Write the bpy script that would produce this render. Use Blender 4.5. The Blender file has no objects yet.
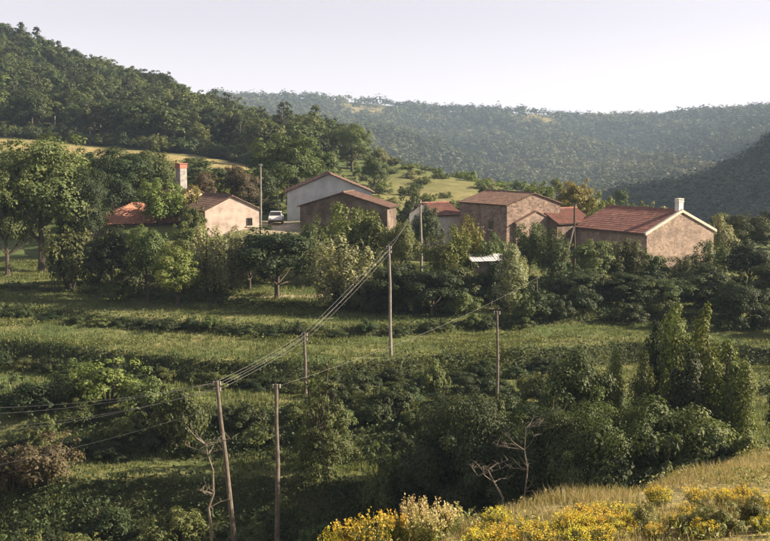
import bpy, bmesh, math, random
import numpy as np
from mathutils import Vector, Matrix

R_ = math.radians
scn = bpy.context.scene
COL = scn.collection

# ------------------------------------------------------------------ camera, sky, sun, exposure
CAMZ = 20.0
FPX = 1058.0                       # focal length in photo pixels (770 wide)
PITCH = math.atan(120.5 / FPX)
cam_d = bpy.data.cameras.new('camera')
cam = bpy.data.objects.new('camera', cam_d)
COL.objects.link(cam)
cam.location = (0, 0, CAMZ)
cam.rotation_euler = (R_(90) - PITCH, 0, 0)
cam_d.sensor_width = 36.0
cam_d.lens = FPX / 770 * 36
cam_d.clip_start = 0.1
cam_d.clip_end = 20000
scn.camera = cam

SUN_EL = R_(26)
SUN_AZ = R_(85)                    # clockwise from +Y (view direction)
world = bpy.data.worlds.new('World')
scn.world = world
world.use_nodes = True
wn = world.node_tree
bg = wn.nodes['Background']
sky = wn.nodes.new('ShaderNodeTexSky')
sky.sky_type = 'NISHITA'
sky.sun_disc = False
sky.sun_elevation = SUN_EL
sky.sun_rotation = SUN_AZ
sky.altitude = 800
sky.air_density = 1.2
sky.dust_density = 0.3
sky.ozone_density = 0.0
tint = wn.nodes.new('ShaderNodeMix'); tint.data_type = 'RGBA'; tint.blend_type = 'MULTIPLY'
tint.inputs[0].default_value = 1.0
tint.inputs[7].default_value = (1.06, 0.955, 1.035, 1)          # the film's faint magenta cast, even over the whole sky
sat = wn.nodes.new('ShaderNodeHueSaturation'); sat.inputs['Saturation'].default_value = 0.2
wn.links.new(sky.outputs[0], sat.inputs['Color'])
wn.links.new(sat.outputs[0], tint.inputs[6])
wn.links.new(tint.outputs[2], bg.inputs[0])
bg.inputs[1].default_value = 0.05

sun_d = bpy.data.lights.new('sun', 'SUN')
sun_d.energy = 5.0
sun_d.angle = R_(0.6)
sun_d.color = (1.0, 0.83, 0.62)
sun = bpy.data.objects.new('sun', sun_d)
COL.objects.link(sun)
sdir = Vector((math.sin(SUN_AZ) * math.cos(SUN_EL), math.cos(SUN_AZ) * math.cos(SUN_EL), math.sin(SUN_EL)))
sun.rotation_euler = sdir.to_track_quat('Z', 'Y').to_euler()
sun.location = (60, 20, 80)

scn.view_settings.view_transform = 'Standard'
scn.view_settings.look = 'None'
scn.view_settings.gamma = 1
scn.view_settings.exposure = 1.62
scn.view_settings.use_curve_mapping = False
scn.render.engine = 'CYCLES'
scn.cycles.use_denoising = True
scn.cycles.max_bounces = 6
scn.cycles.diffuse_bounces = 3
scn.cycles.glossy_bounces = 2
scn.cycles.transmission_bounces = 4
scn.cycles.volume_bounces = 0
scn.cycles.transparent_max_bounces = 6

# ------------------------------------------------------------------ helpers
CP, SP = math.cos(PITCH), math.sin(PITCH)


def at(px, py, Y):
    """world point seen at photo pixel (px,py) at ground distance Y"""
    u = (px - 385) / FPX
    v = (270.5 - py) / FPX
    t = Y / (CP + v * SP)
    return Vector((u * t, Y, CAMZ + t * (-SP + v * CP)))


def proj(p):
    dy, dz = p[1], p[2] - CAMZ
    d = dy * CP - dz * SP
    return 385 + FPX * p[0] / d, 270.5 - FPX * (dy * SP + dz * CP) / d


def tag(o, label=None, cat=None, group=None, kind=None):
    if label: o['label'] = label
    if cat: o['category'] = cat
    if group: o['group'] = group
    if kind: o['kind'] = kind
    return o


def empty(name, loc, rz=0.0):
    o = bpy.data.objects.new(name, None)
    o.empty_display_size = 0.3
    o.location = loc
    o.rotation_euler = (0, 0, rz)
    COL.objects.link(o)
    return o


def link(name, me, parent=None, mat=None):
    o = bpy.data.objects.new(name, me)
    COL.objects.link(o)
    if parent is not None:
        o.parent = parent
    if mat is not None:
        if len(me.materials) == 0:
            me.materials.append(mat)
    return o


def mesh_np(name, V, Fq=None, Ft=None, mat=None, smooth=False):
    """fast mesh from numpy arrays of quads and/or triangles"""
    me = bpy.data.meshes.new(name)
    V = np.asarray(V, dtype=np.float32)
    nq = 0 if Fq is None else len(Fq)
    nt = 0 if Ft is None else len(Ft)
    me.vertices.add(len(V))
    me.vertices.foreach_set('co', V.ravel())
    me.loops.add(nq * 4 + nt * 3)
    me.polygons.add(nq + nt)
    li, st = [], []
    if nq:
        li.append(np.asarray(Fq, dtype=np.int32).ravel())
        st.append(np.arange(nq) * 4)
    if nt:
        li.append(np.asarray(Ft, dtype=np.int32).ravel())
        st.append(nq * 4 + np.arange(nt) * 3)
    me.loops.foreach_set('vertex_index', np.concatenate(li).astype(np.int32))
    me.polygons.foreach_set('loop_start', np.concatenate(st).astype(np.int32))
    if smooth:
        me.polygons.foreach_set('use_smooth', np.ones(nq + nt, dtype=bool))
    else:
        me.polygons.foreach_set('use_smooth', np.zeros(nq + nt, dtype=bool))
    me.update(calc_edges=True)
    me.validate()
    if mat is not None:
        me.materials.append(mat)
    return me


class MB:
    """collects boxes, prisms and tubes into one mesh"""
    def __init__(self):
        self.v, self.f = [], []

    def add(self, vs, fs):
        o = len(self.v)
        self.v += [tuple(p) for p in vs]
        self.f += [tuple(i + o for i in f) for f in fs]

    def box(self, x0, x1, y0, y1, z0, z1):
        self.add([(x0, y0, z0), (x1, y0, z0), (x1, y1, z0), (x0, y1, z0), (x0, y0, z1), (x1, y0, z1), (x1, y1, z1), (x0, y1, z1)],
                 [(0, 3, 2, 1), (4, 5, 6, 7), (0, 1, 5, 4), (1, 2, 6, 5), (2, 3, 7, 6), (3, 0, 4, 7)])

    def tube(self, pts, rads, n=6, cap=True):
        pts = [Vector(p) for p in pts]
        base = len(self.v)
        prev = None
        for i, p in enumerate(pts):
            d = (pts[min(i + 1, len(pts) - 1)] - pts[max(i - 1, 0)])
            if d.length < 1e-6: d = Vector((0, 0, 1))
            d.normalize()
            a = Vector((1, 0, 0)) if abs(d.x) < 0.9 else Vector((0, 1, 0))
            if prev is not None: a = prev
            e1 = (a - d * a.dot(d))
            if e1.length < 1e-5: e1 = d.orthogonal()
            e1.normalize()
            e2 = d.cross(e1)
            prev = e1
            for k in range(n):
                an = 2 * math.pi * k / n
                self.v.append(tuple(p + (e1 * math.cos(an) + e2 * math.sin(an)) * rads[i]))
        for i in range(len(pts) - 1):
            for k in range(n):
                k2 = (k + 1) % n
                self.f.append((base + i * n + k, base + i * n + k2, base + (i + 1) * n + k2, base + (i + 1) * n + k))
        if cap:
            self.f.append(tuple(base + k for k in range(n))[::-1])
            self.f.append(tuple(base + (len(pts) - 1) * n + k for k in range(n)))

    def mesh(self, name, mat=None, smooth=False):
        me = bpy.data.meshes.new(name)
        me.from_pydata(self.v, [], self.f)
        me.update()
        if smooth:
            for p in me.polygons: p.use_smooth = True
        if mat is not None: me.materials.append(mat)
        return me

    def build(self, name, mat, parent=None, smooth=False):
        return link(name, self.mesh(name, mat, smooth), parent)


rs = np.random.RandomState(7)
_perm = rs.rand(256, 256)


def vnoise(x, y):
    x = np.asarray(x, float); y = np.asarray(y, float)
    xi = np.floor(x).astype(int); yi = np.floor(y).astype(int)
    fx = x - xi; fy = y - yi
    fx = fx * fx * (3 - 2 * fx); fy = fy * fy * (3 - 2 * fy)
    g = lambda a, b: _perm[a % 256, b % 256]
    return ((g(xi, yi) * (1 - fx) + g(xi + 1, yi) * fx) * (1 - fy) + (g(xi, yi + 1) * (1 - fx) + g(xi + 1, yi + 1) * fx) * fy) * 2 - 1


def fbm(x, y, o=3):
    s = 0; a = 1.0; t = 0
    for k in range(o):
        s = s + a * vnoise(x * 2 ** k + 17.3 * k, y * 2 ** k + 5.1 * k); t += a; a *= 0.5
    return s / t


def sstep(a, b, x):
    t = np.clip((np.asarray(x, float) - a) / (b - a), 0, 1)
    return t * t * (3 - 2 * t)


# ------------------------------------------------------------------ terrain (heights relative to the eye, +CAMZ at the end)
PY = [20, 44, 48.5, 51.0, 53.4, 59.6, 65.2, 66.6, 75, 76.2, 84, 85, 92, 100, 106, 112]
PZ = [-23.5, -21.0, -18.5, -16.7, -16.55, -14.95, -14.85, -13.6, -13.4, -12.8, -12.7, -12.25, -12.05, -11.6, -11.25, -11.0]
HX = [-260, -200, -140, -73, -33, 3, 20, 34, 55, 100, 160]
HYC = [440, 420, 380, 330, 280, 215, 190, 170, 150, 140, 140]
HZC = [62, 52, 37, 16, 1.5, -3.2, -6.5, -9.5, -13, -19, -26]
HYF = [265, 250, 235, 220, 205, 165, 145, 135, 128, 124, 124]
HZF = [7, 5, 4, 1.5, -2, -8, -9.8, -11.5, -13, -16.5, -22]


def fore(x, y):
    xc = np.clip(x, -25, 40)
    yc = np.clip(13.6 + 1.05 * xc, 6, 42) + 0.5 * np.sin(x * 0.9) + 0.3 * np.sin(x * 2.3 + 1)
    yy = np.minimum(y, yc)
    z = -1.95 - 0.207 * np.maximum(yy, -60) + 0.06 * (xc - 8) + 0.012 * np.maximum(xc - 10, 0) ** 2
    z = np.where(y < 2, np.maximum(z, -1.7 - 0.06 * 8 + 0.205 * np.minimum(-y, 40) * 0), z)
    d = np.maximum(y - yc, 0)
    return z - 0.45 * d - 0.012 * np.minimum(d, 15) ** 2


def vside(x, y):
    sh = np.clip(5.0 * ((x + 4) / 17) ** 2, 0, 7.5) + 0.9 * np.sin(x / 7.5 + 0.6) + 0.5 * np.sin(x / 3.1)
    w = sstep(54, 66, y) * (1 - sstep(92, 112, y))
    low = (1 - sstep(54, 66, y)) * (0.8 * np.sin(x / 6.0 + 2.0) - 0.10 * x)
    ye = y - sh * w - np.clip(low, -4, 4)
    z = np.interp(ye, PY, PZ)
    z = z + 0.010 * np.clip(-x, 0, 60) * (1 - sstep(100, 112, y))
    z = z + 3.1 * sstep(100, 111, y) * sstep(-36, -27, x) * (1 - sstep(-6, 0, x))
    z = z - 0.0012 * np.clip(x - 12, 0, 60) ** 2
    return z


def hill_left(x, y):
    yc = np.interp(x, HX, HYC); zc = np.interp(x, HX, HZC)
    yf = np.interp(x, HX, HYF); zf = np.interp(x, HX, HZF)
    z0 = vside(x, np.full_like(x, 112.0))
    t1 = np.clip((y - 112) / np.maximum(yf - 112, 1), 0, 1)
    t2 = np.clip((y - yf) / (yc - yf), 0, 1)
    z = z0 + (zf - z0) * (t1 * 0.5 + 0.5 * t1 * t1)
    z = np.where(y > yf, zf + (zc - zf) * (t2 * 0.7 + 0.3 * t2 * t2 * (3 - 2 * t2)), z)
    z = np.where(y > yc, zc - 0.0009 * np.minimum(y - yc, 150) ** 2 - 0.27 * np.maximum(y - yc - 150, 0), z)
    return np.maximum(z, -62)


RPX = np.array([480, 560, 600, 640, 680, 720, 770, 850, 950, 1110, 1400])
RPY = np.array([262, 240, 224, 211, 200, 191, 181, 132, 5, -88, -92])  # last columns lie out of frame, raised to cast shade on the visible flank
RX = (RPX - 385) / FPX * 480; RZ = (150 - RPY) / FPX * 480


def hill_right(x, y):
    zc = np.interp(x, RX, RZ)
    zc = np.where(x < RX[0], -62, zc)
    y1 = 480 - 120 * sstep(195, 280, x)  # out-of-frame part steepened so it keeps the sun off the flank
    t = np.where(y < 480, np.clip((y - 262) / (y1 - 262), 0, 1) ** 0.8, 1 - sstep(500, 860, y))
    return -62 + (zc + 62) * t + 3 * fbm(x / 40, y / 40) * sstep(260, 330, y)


FPXs = np.array([-700, -300, 100, 220, 300, 340, 385, 440, 530, 560, 640, 700, 770, 1000, 1500])
FPYs = np.array([88, 92, 94, 98, 100, 101, 106, 113, 114, 119, 121, 120, 117, 108, 95])
FX = (FPXs - 385) / FPX * 1500; FZ = (150 - FPYs) / FPX * 1500


def hill_far(x, y):
    zc = np.interp(x, FX, FZ) + 2.0 * fbm(x / 60, y / 90 + 40)
    s = np.clip((y - 640) / 860, 0, 1)
    prof = 0.55 * s + 0.45 * s * s * (3 - 2 * s)
    spur = 48 * fbm(x / 170 + y / 500 + 3.3, y / 420 + 9.1, 3) * 4 * s * (1 - s)
    z = -62 + (zc + 62) * prof + spur
    z = np.where(y > 1500, zc - 0.08 * (y - 1500), z)
    return np.maximum(z, -70)


def ground(x, y):
    """world height of the ground"""
    x = np.atleast_1d(np.asarray(x, float)); y = np.atleast_1d(np.asarray(y, float))
    v = np.where(y < 112, vside(x, y), hill_left(x, y))
    f = fore(x, y)
    m = y > 250
    z = np.where(y < 60, np.maximum(v, f), v)
    z = np.where(m, np.maximum(z, np.maximum(hill_right(x, y), hill_far(x, y))), z)
    z = z + 0.16 * fbm(x / 2.3, y / 2.3) * sstep(8, 14, y) * (1 - 0.6 * (y < 45)) + 0.5 * fbm(x / 14 + 5, y / 14) * sstep(105, 130, y)
    return z + CAMZ


def gz(x, y):
    return float(ground(x, y)[0])


def foot(px, Y):
    """ground point in the direction of photo column px at distance Y"""
    x = (px - 385) / FPX * Y
    z = 0
    for _ in range(4):
        z = gz(x, Y)
        d = Y * CP - (z - CAMZ) * SP
        x = (px - 385) / FPX * d
    return Vector((x, Y, z))


# ------------------------------------------------------------------ materials
def new_mat(name):
    m = bpy.data.materials.new(name)
    m.use_nodes = True
    nt = m.node_tree
    for n in list(nt.nodes): nt.nodes.remove(n)
    out = nt.nodes.new('ShaderNodeOutputMaterial')
    return m, nt, out


def nd(nt, kind, **kw):
    n = nt.nodes.new(kind)
    for k, v in kw.items(): setattr(n, k, v)
    return n


def ramp(nt, fac, stops):
    r = nt.nodes.new('ShaderNodeValToRGB')
    el = r.color_ramp.elements
    while len(el) < len(stops): el.new(0.5)
    for e, (p, c) in zip(el, stops):
        e.position = p; e.color = (*c, 1)
    nt.links.new(fac, r.inputs[0])
    return r.outputs[0]


def mixc(nt, fac, a, b, mode='MIX'):
    n = nt.nodes.new('ShaderNodeMix'); n.data_type = 'RGBA'; n.blend_type = mode
    for val, sock in ((fac, n.inputs[0]), (a, n.inputs[6]), (b, n.inputs[7])):
        if hasattr(val, 'node'): nt.links.new(val, sock)
        elif isinstance(val, (int, float)): sock.default_value = val
        else: sock.default_value = (*val, 1)
    return n.outputs[2]


def noise(nt, scale, detail=4, coord='Object', rough=0.55):
    tc = nd(nt, 'ShaderNodeTexCoord')
    n = nd(nt, 'ShaderNodeTexNoise')
    n.inputs['Scale'].default_value = scale; n.inputs['Detail'].default_value = detail; n.inputs['Roughness'].default_value = rough
    nt.links.new(tc.outputs[coord], n.inputs['Vector'])
    return n.outputs['Fac']


def leaf_mat(name, stops, trans=0.28, var=0.35, rough=0.6):
    m, nt, out = new_mat(name)
    geo = nd(nt, 'ShaderNodeNewGeometry')
    oi = nd(nt, 'ShaderNodeObjectInfo')
    c = ramp(nt, geo.outputs['Random Per Island'], stops)
    hsv = nd(nt, 'ShaderNodeHueSaturation')
    nt.links.new(c, hsv.inputs['Color'])
    mr = nd(nt, 'ShaderNodeMapRange'); mr.inputs[3].default_value = 1 - var; mr.inputs[4].default_value = 1 + var
    nt.links.new(oi.outputs['Random'], mr.inputs[0]); nt.links.new(mr.outputs[0], hsv.inputs['Value'])
    mh = nd(nt, 'ShaderNodeMath', operation='MULTIPLY_ADD'); mh.inputs[1].default_value = 7.31; mh.inputs[2].default_value = 0.0
    fr = nd(nt, 'ShaderNodeMath', operation='FRACT')
    nt.links.new(oi.outputs['Random'], mh.inputs[0]); nt.links.new(mh.outputs[0], fr.inputs[0])
    m2 = nd(nt, 'ShaderNodeMapRange'); m2.inputs[3].default_value = 0.475; m2.inputs[4].default_value = 0.52
    nt.links.new(fr.outputs[0], m2.inputs[0]); nt.links.new(m2.outputs[0], hsv.inputs['Hue'])
    p = nd(nt, 'ShaderNodeBsdfPrincipled')
    p.inputs['Roughness'].default_value = rough
    p.inputs['Specular IOR Level'].default_value = 0.25
    nt.links.new(hsv.outputs[0], p.inputs['Base Color'])
    tr = nd(nt, 'ShaderNodeBsdfTranslucent')
    g = nd(nt, 'ShaderNodeMix'); g.data_type = 'RGBA'; g.blend_type = 'MULTIPLY'; g.inputs[0].default_value = 1
    nt.links.new(hsv.outputs[0], g.inputs[6]); g.inputs[7].default_value = (1.25, 1.2, 0.6, 1)
    nt.links.new(g.outputs[2], tr.inputs['Color'])
    ms = nd(nt, 'ShaderNodeMixShader'); ms.inputs[0].default_value = trans
    nt.links.new(p.outputs[0], ms.inputs[1]); nt.links.new(tr.outputs[0], ms.inputs[2])
    nt.links.new(ms.outputs[0], out.inputs['Surface'])
    return m


def simple_mat(name, stops, scale=3.0, rough=0.85, bump=0.0, bscale=20, coord='Object', metallic=0.0, spec=0.3):
    m, nt, out = new_mat(name)
    c = ramp(nt, noise(nt, scale, 5, coord), stops)
    p = nd(nt, 'ShaderNodeBsdfPrincipled')
    p.inputs['Roughness'].default_value = rough; p.inputs['Metallic'].default_value = metallic
    p.inputs['Specular IOR Level'].default_value = spec
    nt.links.new(c, p.inputs['Base Color'])
    if bump:
        b = nd(nt, 'ShaderNodeBump'); b.inputs['Strength'].default_value = bump; b.inputs['Distance'].default_value = 0.05
        nt.links.new(noise(nt, bscale, 4, coord), b.inputs['Height'])
        nt.links.new(b.outputs[0], p.inputs['Normal'])
    nt.links.new(p.outputs[0], out.inputs['Surface'])
    return m


def stone_mat(name, ca, cb, cc, mortar, scale=3.2, stain=(0.25, 0.2, 0.16)):
    m, nt, out = new_mat(name)
    tc = nd(nt, 'ShaderNodeTexCoord')
    mp = nd(nt, 'ShaderNodeMapping'); mp.inputs['Scale'].default_value = (1, 1, 1.7)
    nt.links.new(tc.outputs['Object'], mp.inputs[0])
    nz = nd(nt, 'ShaderNodeTexNoise'); nz.inputs['Scale'].default_value = 5
    nt.links.new(mp.outputs[0], nz.inputs['Vector'])
    mv = nd(nt, 'ShaderNodeVectorMath', operation='MULTIPLY_ADD'); mv.inputs[1].default_value = (0.12, 0.12, 0.12)
    nt.links.new(nz.outputs['Color'], mv.inputs[0]); nt.links.new(mp.outputs[0], mv.inputs[2])
    vo = nd(nt, 'ShaderNodeTexVoronoi', feature='F1'); vo.inputs['Scale'].default_value = scale
    nt.links.new(mv.outputs[0], vo.inputs['Vector'])
    ve = nd(nt, 'ShaderNodeTexVoronoi', feature='DISTANCE_TO_EDGE'); ve.inputs['Scale'].default_value = scale
    nt.links.new(mv.outputs[0], ve.inputs['Vector'])
    sx = nd(nt, 'ShaderNodeSeparateColor'); nt.links.new(vo.outputs['Color'], sx.inputs[0])
    col = ramp(nt, sx.outputs[0], [(0.0, ca), (0.45, cb), (0.8, cc), (1.0, ca)])
    edge = nd(nt, 'ShaderNodeMapRange'); edge.inputs[1].default_value = 0.02; edge.inputs[2].default_value = 0.07
    nt.links.new(ve.outputs['Distance'], edge.inputs[0])
    col = mixc(nt, edge.outputs[0], mortar, col)
    st = nd(nt, 'ShaderNodeMapRange'); st.inputs[1].default_value = 0.45; st.inputs[2].default_value = 0.68; st.inputs[4].default_value = 0.8
    nt.links.new(noise(nt, 0.7, 5), st.inputs[0])
    col = mixc(nt, st.outputs[0], col, stain)
    p = nd(nt, 'ShaderNodeBsdfPrincipled'); p.inputs['Roughness'].default_value = 0.92
    p.inputs['Specular IOR Level'].default_value = 0.15
    nt.links.new(col, p.inputs['Base Color'])
    b = nd(nt, 'ShaderNodeBump'); b.inputs['Strength'].default_value = 0.7; b.inputs['Distance'].default_value = 0.05
    nt.links.new(edge.outputs[0], b.inputs['Height']); nt.links.new(b.outputs[0], p.inputs['Normal'])
    nt.links.new(p.outputs[0], out.inputs['Surface'])
    return m


def tile_mat(name, ca, cb, cc):
    m, nt, out = new_mat(name)
    geo = nd(nt, 'ShaderNodeNewGeometry')
    c1 = ramp(nt, geo.outputs['Random Per Island'], [(0, ca), (0.5, cb), (1, cc)])
    c2 = ramp(nt, noise(nt, 0.8, 5), [(0.35, ca), (0.55, cb), (0.7, cc)])
    col = mixc(nt, 0.45, c1, c2)
    li = nd(nt, 'ShaderNodeMapRange'); li.inputs[1].default_value = 0.48; li.inputs[2].default_value = 0.68; li.inputs[4].default_value = 0.75
    nt.links.new(noise(nt, 2.6, 6), li.inputs[0])
    col = mixc(nt, li.outputs[0], col, (0.16, 0.13, 0.10))
    p = nd(nt, 'ShaderNodeBsdfPrincipled'); p.inputs['Roughness'].default_value = 0.85
    p.inputs['Specular IOR Level'].default_value = 0.2
    nt.links.new(col, p.inputs['Base Color'])
    nt.links.new(p.outputs[0], out.inputs['Surface'])
    return m


M = {}
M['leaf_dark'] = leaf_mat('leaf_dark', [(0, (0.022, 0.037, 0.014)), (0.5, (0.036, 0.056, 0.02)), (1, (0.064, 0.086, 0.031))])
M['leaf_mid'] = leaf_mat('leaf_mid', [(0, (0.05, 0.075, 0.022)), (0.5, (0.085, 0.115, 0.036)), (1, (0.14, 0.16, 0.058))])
M['leaf_bright'] = leaf_mat('leaf_bright', [(0, (0.08, 0.12, 0.025)), (0.5, (0.125, 0.165, 0.04)), (1, (0.19, 0.21, 0.07))], var=0.2)
M['leaf_pale'] = leaf_mat('leaf_pale', [(0, (0.13, 0.15, 0.075)), (0.5, (0.20, 0.215, 0.105)), (1, (0.29, 0.29, 0.16))], var=0.2)
M['leaf_yellow'] = leaf_mat('leaf_yellow', [(0, (0.13, 0.14, 0.03)), (0.5, (0.20, 0.195, 0.05)), (1, (0.28, 0.24, 0.08))], var=0.2)
M['leaf_rust'] = leaf_mat('leaf_rust', [(0, (0.07, 0.06, 0.035)), (0.5, (0.11, 0.085, 0.05)), (1, (0.15, 0.13, 0.06))], var=0.25)
M['leaf_hill'] = leaf_mat('leaf_hill', [(0, (0.035, 0.055, 0.018)), (0.5, (0.06, 0.085, 0.028)), (1, (0.10, 0.12, 0.045))], var=0.5)
M['far_leaf'] = leaf_mat('far_leaf', [(0, (0.028, 0.042, 0.018)), (0.45, (0.05, 0.07, 0.026)), (0.8, (0.085, 0.10, 0.036)), (1, (0.14, 0.14, 0.05))], trans=0.15, var=0.0)
_nt = M['far_leaf'].node_tree
_at = nd(_nt, 'ShaderNodeAttribute', attribute_name='tint')
for l in list(_nt.links):
    if l.from_socket.name == 'Random Per Island':
        ts = l.to_socket; _nt.links.remove(l); _nt.links.new(_at.outputs['Fac'], ts)
M['bark'] = simple_mat('bark', [(0.3, (0.045, 0.035, 0.026)), (0.7, (0.12, 0.10, 0.08))], 6, bump=0.5)
M['bark_pale'] = simple_mat('bark_pale', [(0.3, (0.14, 0.115, 0.09)), (0.7, (0.28, 0.24, 0.19))], 5, bump=0.4)
M['pole_wood'] = simple_mat('pole_wood', [(0.3, (0.09, 0.075, 0.06)), (0.7, (0.19, 0.165, 0.135))], 4, bump=0.3)
M['pole_grey'] = simple_mat('pole_grey', [(0.3, (0.17, 0.155, 0.135)), (0.7, (0.28, 0.26, 0.23))], 4, bump=0.2)
M['ceramic'] = simple_mat('ceramic', [(0.4, (0.42, 0.40, 0.37)), (0.6, (0.52, 0.5, 0.46))], 4, rough=0.25, spec=0.5)
M['iron'] = simple_mat('iron', [(0.4, (0.06, 0.045, 0.035)), (0.6, (0.12, 0.08, 0.06))], 8, rough=0.7)
M['wire'] = simple_mat('wire', [(0.4, (0.24, 0.24, 0.24)), (0.6, (0.31, 0.30, 0.29))], 2, rough=0.45, spec=0.5)
M['stone_warm'] = stone_mat('stone_warm', (0.31, 0.225, 0.175), (0.40, 0.305, 0.245), (0.22, 0.16, 0.125), (0.39, 0.325, 0.27), scale=2.6, stain=(0.19, 0.15, 0.125))
M['stone_brown'] = stone_mat('stone_brown', (0.23, 0.165, 0.13), (0.34, 0.25, 0.20), (0.15, 0.105, 0.085), (0.30, 0.24, 0.20), scale=2.6, stain=(0.12, 0.09, 0.075))
M['stone_dark'] = stone_mat('stone_dark', (0.10, 0.074, 0.06), (0.14, 0.105, 0.085), (0.075, 0.057, 0.047), (0.13, 0.105, 0.088))
M['plaster_pink'] = simple_mat('plaster_pink', [(0.32, (0.30, 0.235, 0.20)), (0.5, (0.45, 0.365, 0.315)), (0.7, (0.54, 0.445, 0.385))], 1.1, bump=0.2)
M['plaster_grey'] = simple_mat('plaster_grey', [(0.3, (0.31, 0.345, 0.36)), (0.6, (0.43, 0.47, 0.49))], 0.9, bump=0.15)
M['plaster_white'] = simple_mat('plaster_white', [(0.3, (0.60, 0.56, 0.50)), (0.6, (0.74, 0.70, 0.64))], 2.0, bump=0.15)
M['plaster_ochre'] = simple_mat('plaster_ochre', [(0.3, (0.50, 0.37, 0.20)), (0.6, (0.62, 0.48, 0.28))], 2.0, bump=0.15)
M['chimney_render'] = simple_mat('chimney_render', [(0.35, (0.20, 0.19, 0.18)), (0.65, (0.35, 0.335, 0.32))], 2.5, bump=0.4)
M['brick'] = simple_mat('brick', [(0.3, (0.25, 0.10, 0.07)), (0.6, (0.36, 0.16, 0.11))], 9, bump=0.3)
M['tile_red'] = tile_mat('tile_red', (0.17, 0.078, 0.06), (0.25, 0.112, 0.088), (0.32, 0.17, 0.135))
M['tile_orange'] = tile_mat('tile_orange', (0.32, 0.14, 0.09), (0.39, 0.18, 0.12), (0.44, 0.23, 0.15))
M['tile_brown'] = tile_mat('tile_brown', (0.10, 0.062, 0.05), (0.155, 0.092, 0.072), (0.22, 0.14, 0.11))
M['mortar'] = simple_mat('mortar', [(0.3, (0.50, 0.42, 0.34)), (0.6, (0.64, 0.55, 0.46))], 3, bump=0.2)
M['wood_dark'] = simple_mat('wood_dark', [(0.3, (0.04, 0.028, 0.02)), (0.7, (0.09, 0.065, 0.045))], 7, bump=0.3)
M['sheet'] = simple_mat('sheet', [(0.3, (0.45, 0.45, 0.44)), (0.6, (0.62, 0.61, 0.59))], 2, rough=0.6)
M['glass'] = simple_mat('glass', [(0.4, (0.02, 0.022, 0.025)), (0.6, (0.03, 0.033, 0.036))], 2, rough=0.08, spec=0.6)
M['car_paint'] = simple_mat('car_paint', [(0.4, (0.52, 0.52, 0.52)), (0.6, (0.6, 0.6, 0.59))], 2, rough=0.25, spec=0.5)
M['rubber'] = simple_mat('rubber', [(0.4, (0.018, 0.018, 0.018)), (0.6, (0.03, 0.03, 0.03))], 5, rough=0.9)
M['rim'] = simple_mat('rim', [(0.4, (0.4, 0.4, 0.4)), (0.6, (0.5, 0.5, 0.5))], 5, rough=0.4, metallic=0.7)
M['lamp_red'] = simple_mat('lamp_red', [(0.4, (0.3, 0.02, 0.015)), (0.6, (0.35, 0.03, 0.02))], 5, rough=0.3)
M['grass_green'] = leaf_mat('grass_green', [(0, (0.05, 0.09, 0.03)), (0.5, (0.09, 0.14, 0.048)), (0.85, (0.155, 0.195, 0.075)), (1, (0.28, 0.27, 0.12))], trans=0.3)
M['grass_dry'] = leaf_mat('grass_dry', [(0, (0.13, 0.15, 0.05)), (0.35, (0.25, 0.235, 0.10)), (0.7, (0.37, 0.33, 0.175)), (0.9, (0.44, 0.37, 0.24)), (1, (0.34, 0.25, 0.18))], trans=0.35)
M['stalk'] = leaf_mat('stalk', [(0, (0.10, 0.13, 0.04)), (0.5, (0.17, 0.19, 0.07)), (1, (0.26, 0.24, 0.10))], trans=0.25, var=0.2)
M['flower_yellow'] = leaf_mat('flower_yellow', [(0, (0.50, 0.38, 0.03)), (0.5, (0.62, 0.49, 0.05)), (1, (0.68, 0.58, 0.14))], trans=0.3, var=0.12)
M['flower_cream'] = leaf_mat('flower_cream', [(0, (0.42, 0.36, 0.18)), (0.5, (0.55, 0.47, 0.25)), (1, (0.62, 0.55, 0.33))], trans=0.3, var=0.12)

# ground
gm, nt, out = new_mat('ground')
pos = nd(nt, 'ShaderNodeNewGeometry')
att = nd(nt, 'ShaderNodeAttribute', attribute_name='cover')
sep = nd(nt, 'ShaderNodeSeparateColor'); nt.links.new(att.outputs['Color'], sep.inputs[0])


def pnoise(scale, det=5):
    n = nd(nt, 'ShaderNodeTexNoise'); n.inputs['Scale'].default_value = scale; n.inputs['Detail'].default_value = det
    nt.links.new(pos.outputs['Position'], n.inputs['Vector'])
    return n.outputs['Fac']


green = ramp(nt, pnoise(0.35), [(0.3, (0.05, 0.075, 0.025)), (0.5, (0.085, 0.118, 0.04)), (0.7, (0.14, 0.155, 0.06))])
dry = ramp(nt, pnoise(0.6), [(0.3, (0.22, 0.185, 0.08)), (0.5, (0.33, 0.27, 0.12)), (0.7, (0.42, 0.33, 0.17))])
soil = ramp(nt, pnoise(1.5), [(0.3, (0.36, 0.29, 0.21)), (0.7, (0.52, 0.44, 0.34))])
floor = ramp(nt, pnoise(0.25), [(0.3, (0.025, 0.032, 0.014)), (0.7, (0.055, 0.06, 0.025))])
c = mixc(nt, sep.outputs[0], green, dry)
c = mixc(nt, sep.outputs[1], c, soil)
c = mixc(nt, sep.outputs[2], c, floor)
fine = ramp(nt, pnoise(7, 3), [(0.3, (0.62, 0.62, 0.62)), (0.7, (1.25, 1.25, 1.25))])
c = mixc(nt, 1.0, c, fine, 'MULTIPLY')
p = nd(nt, 'ShaderNodeBsdfPrincipled'); p.inputs['Roughness'].default_value = 0.95
p.inputs['Specular IOR Level'].default_value = 0.1
nt.links.new(c, p.inputs['Base Color'])
b = nd(nt, 'ShaderNodeBump'); b.inputs['Strength'].default_value = 0.8; b.inputs['Distance'].default_value = 0.12
nt.links.new(pnoise(4, 6), b.inputs['Height']); nt.links.new(b.outputs[0], p.inputs['Normal'])
nt.links.new(p.outputs[0], out.inputs['Surface'])
M['ground'] = gm

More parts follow.
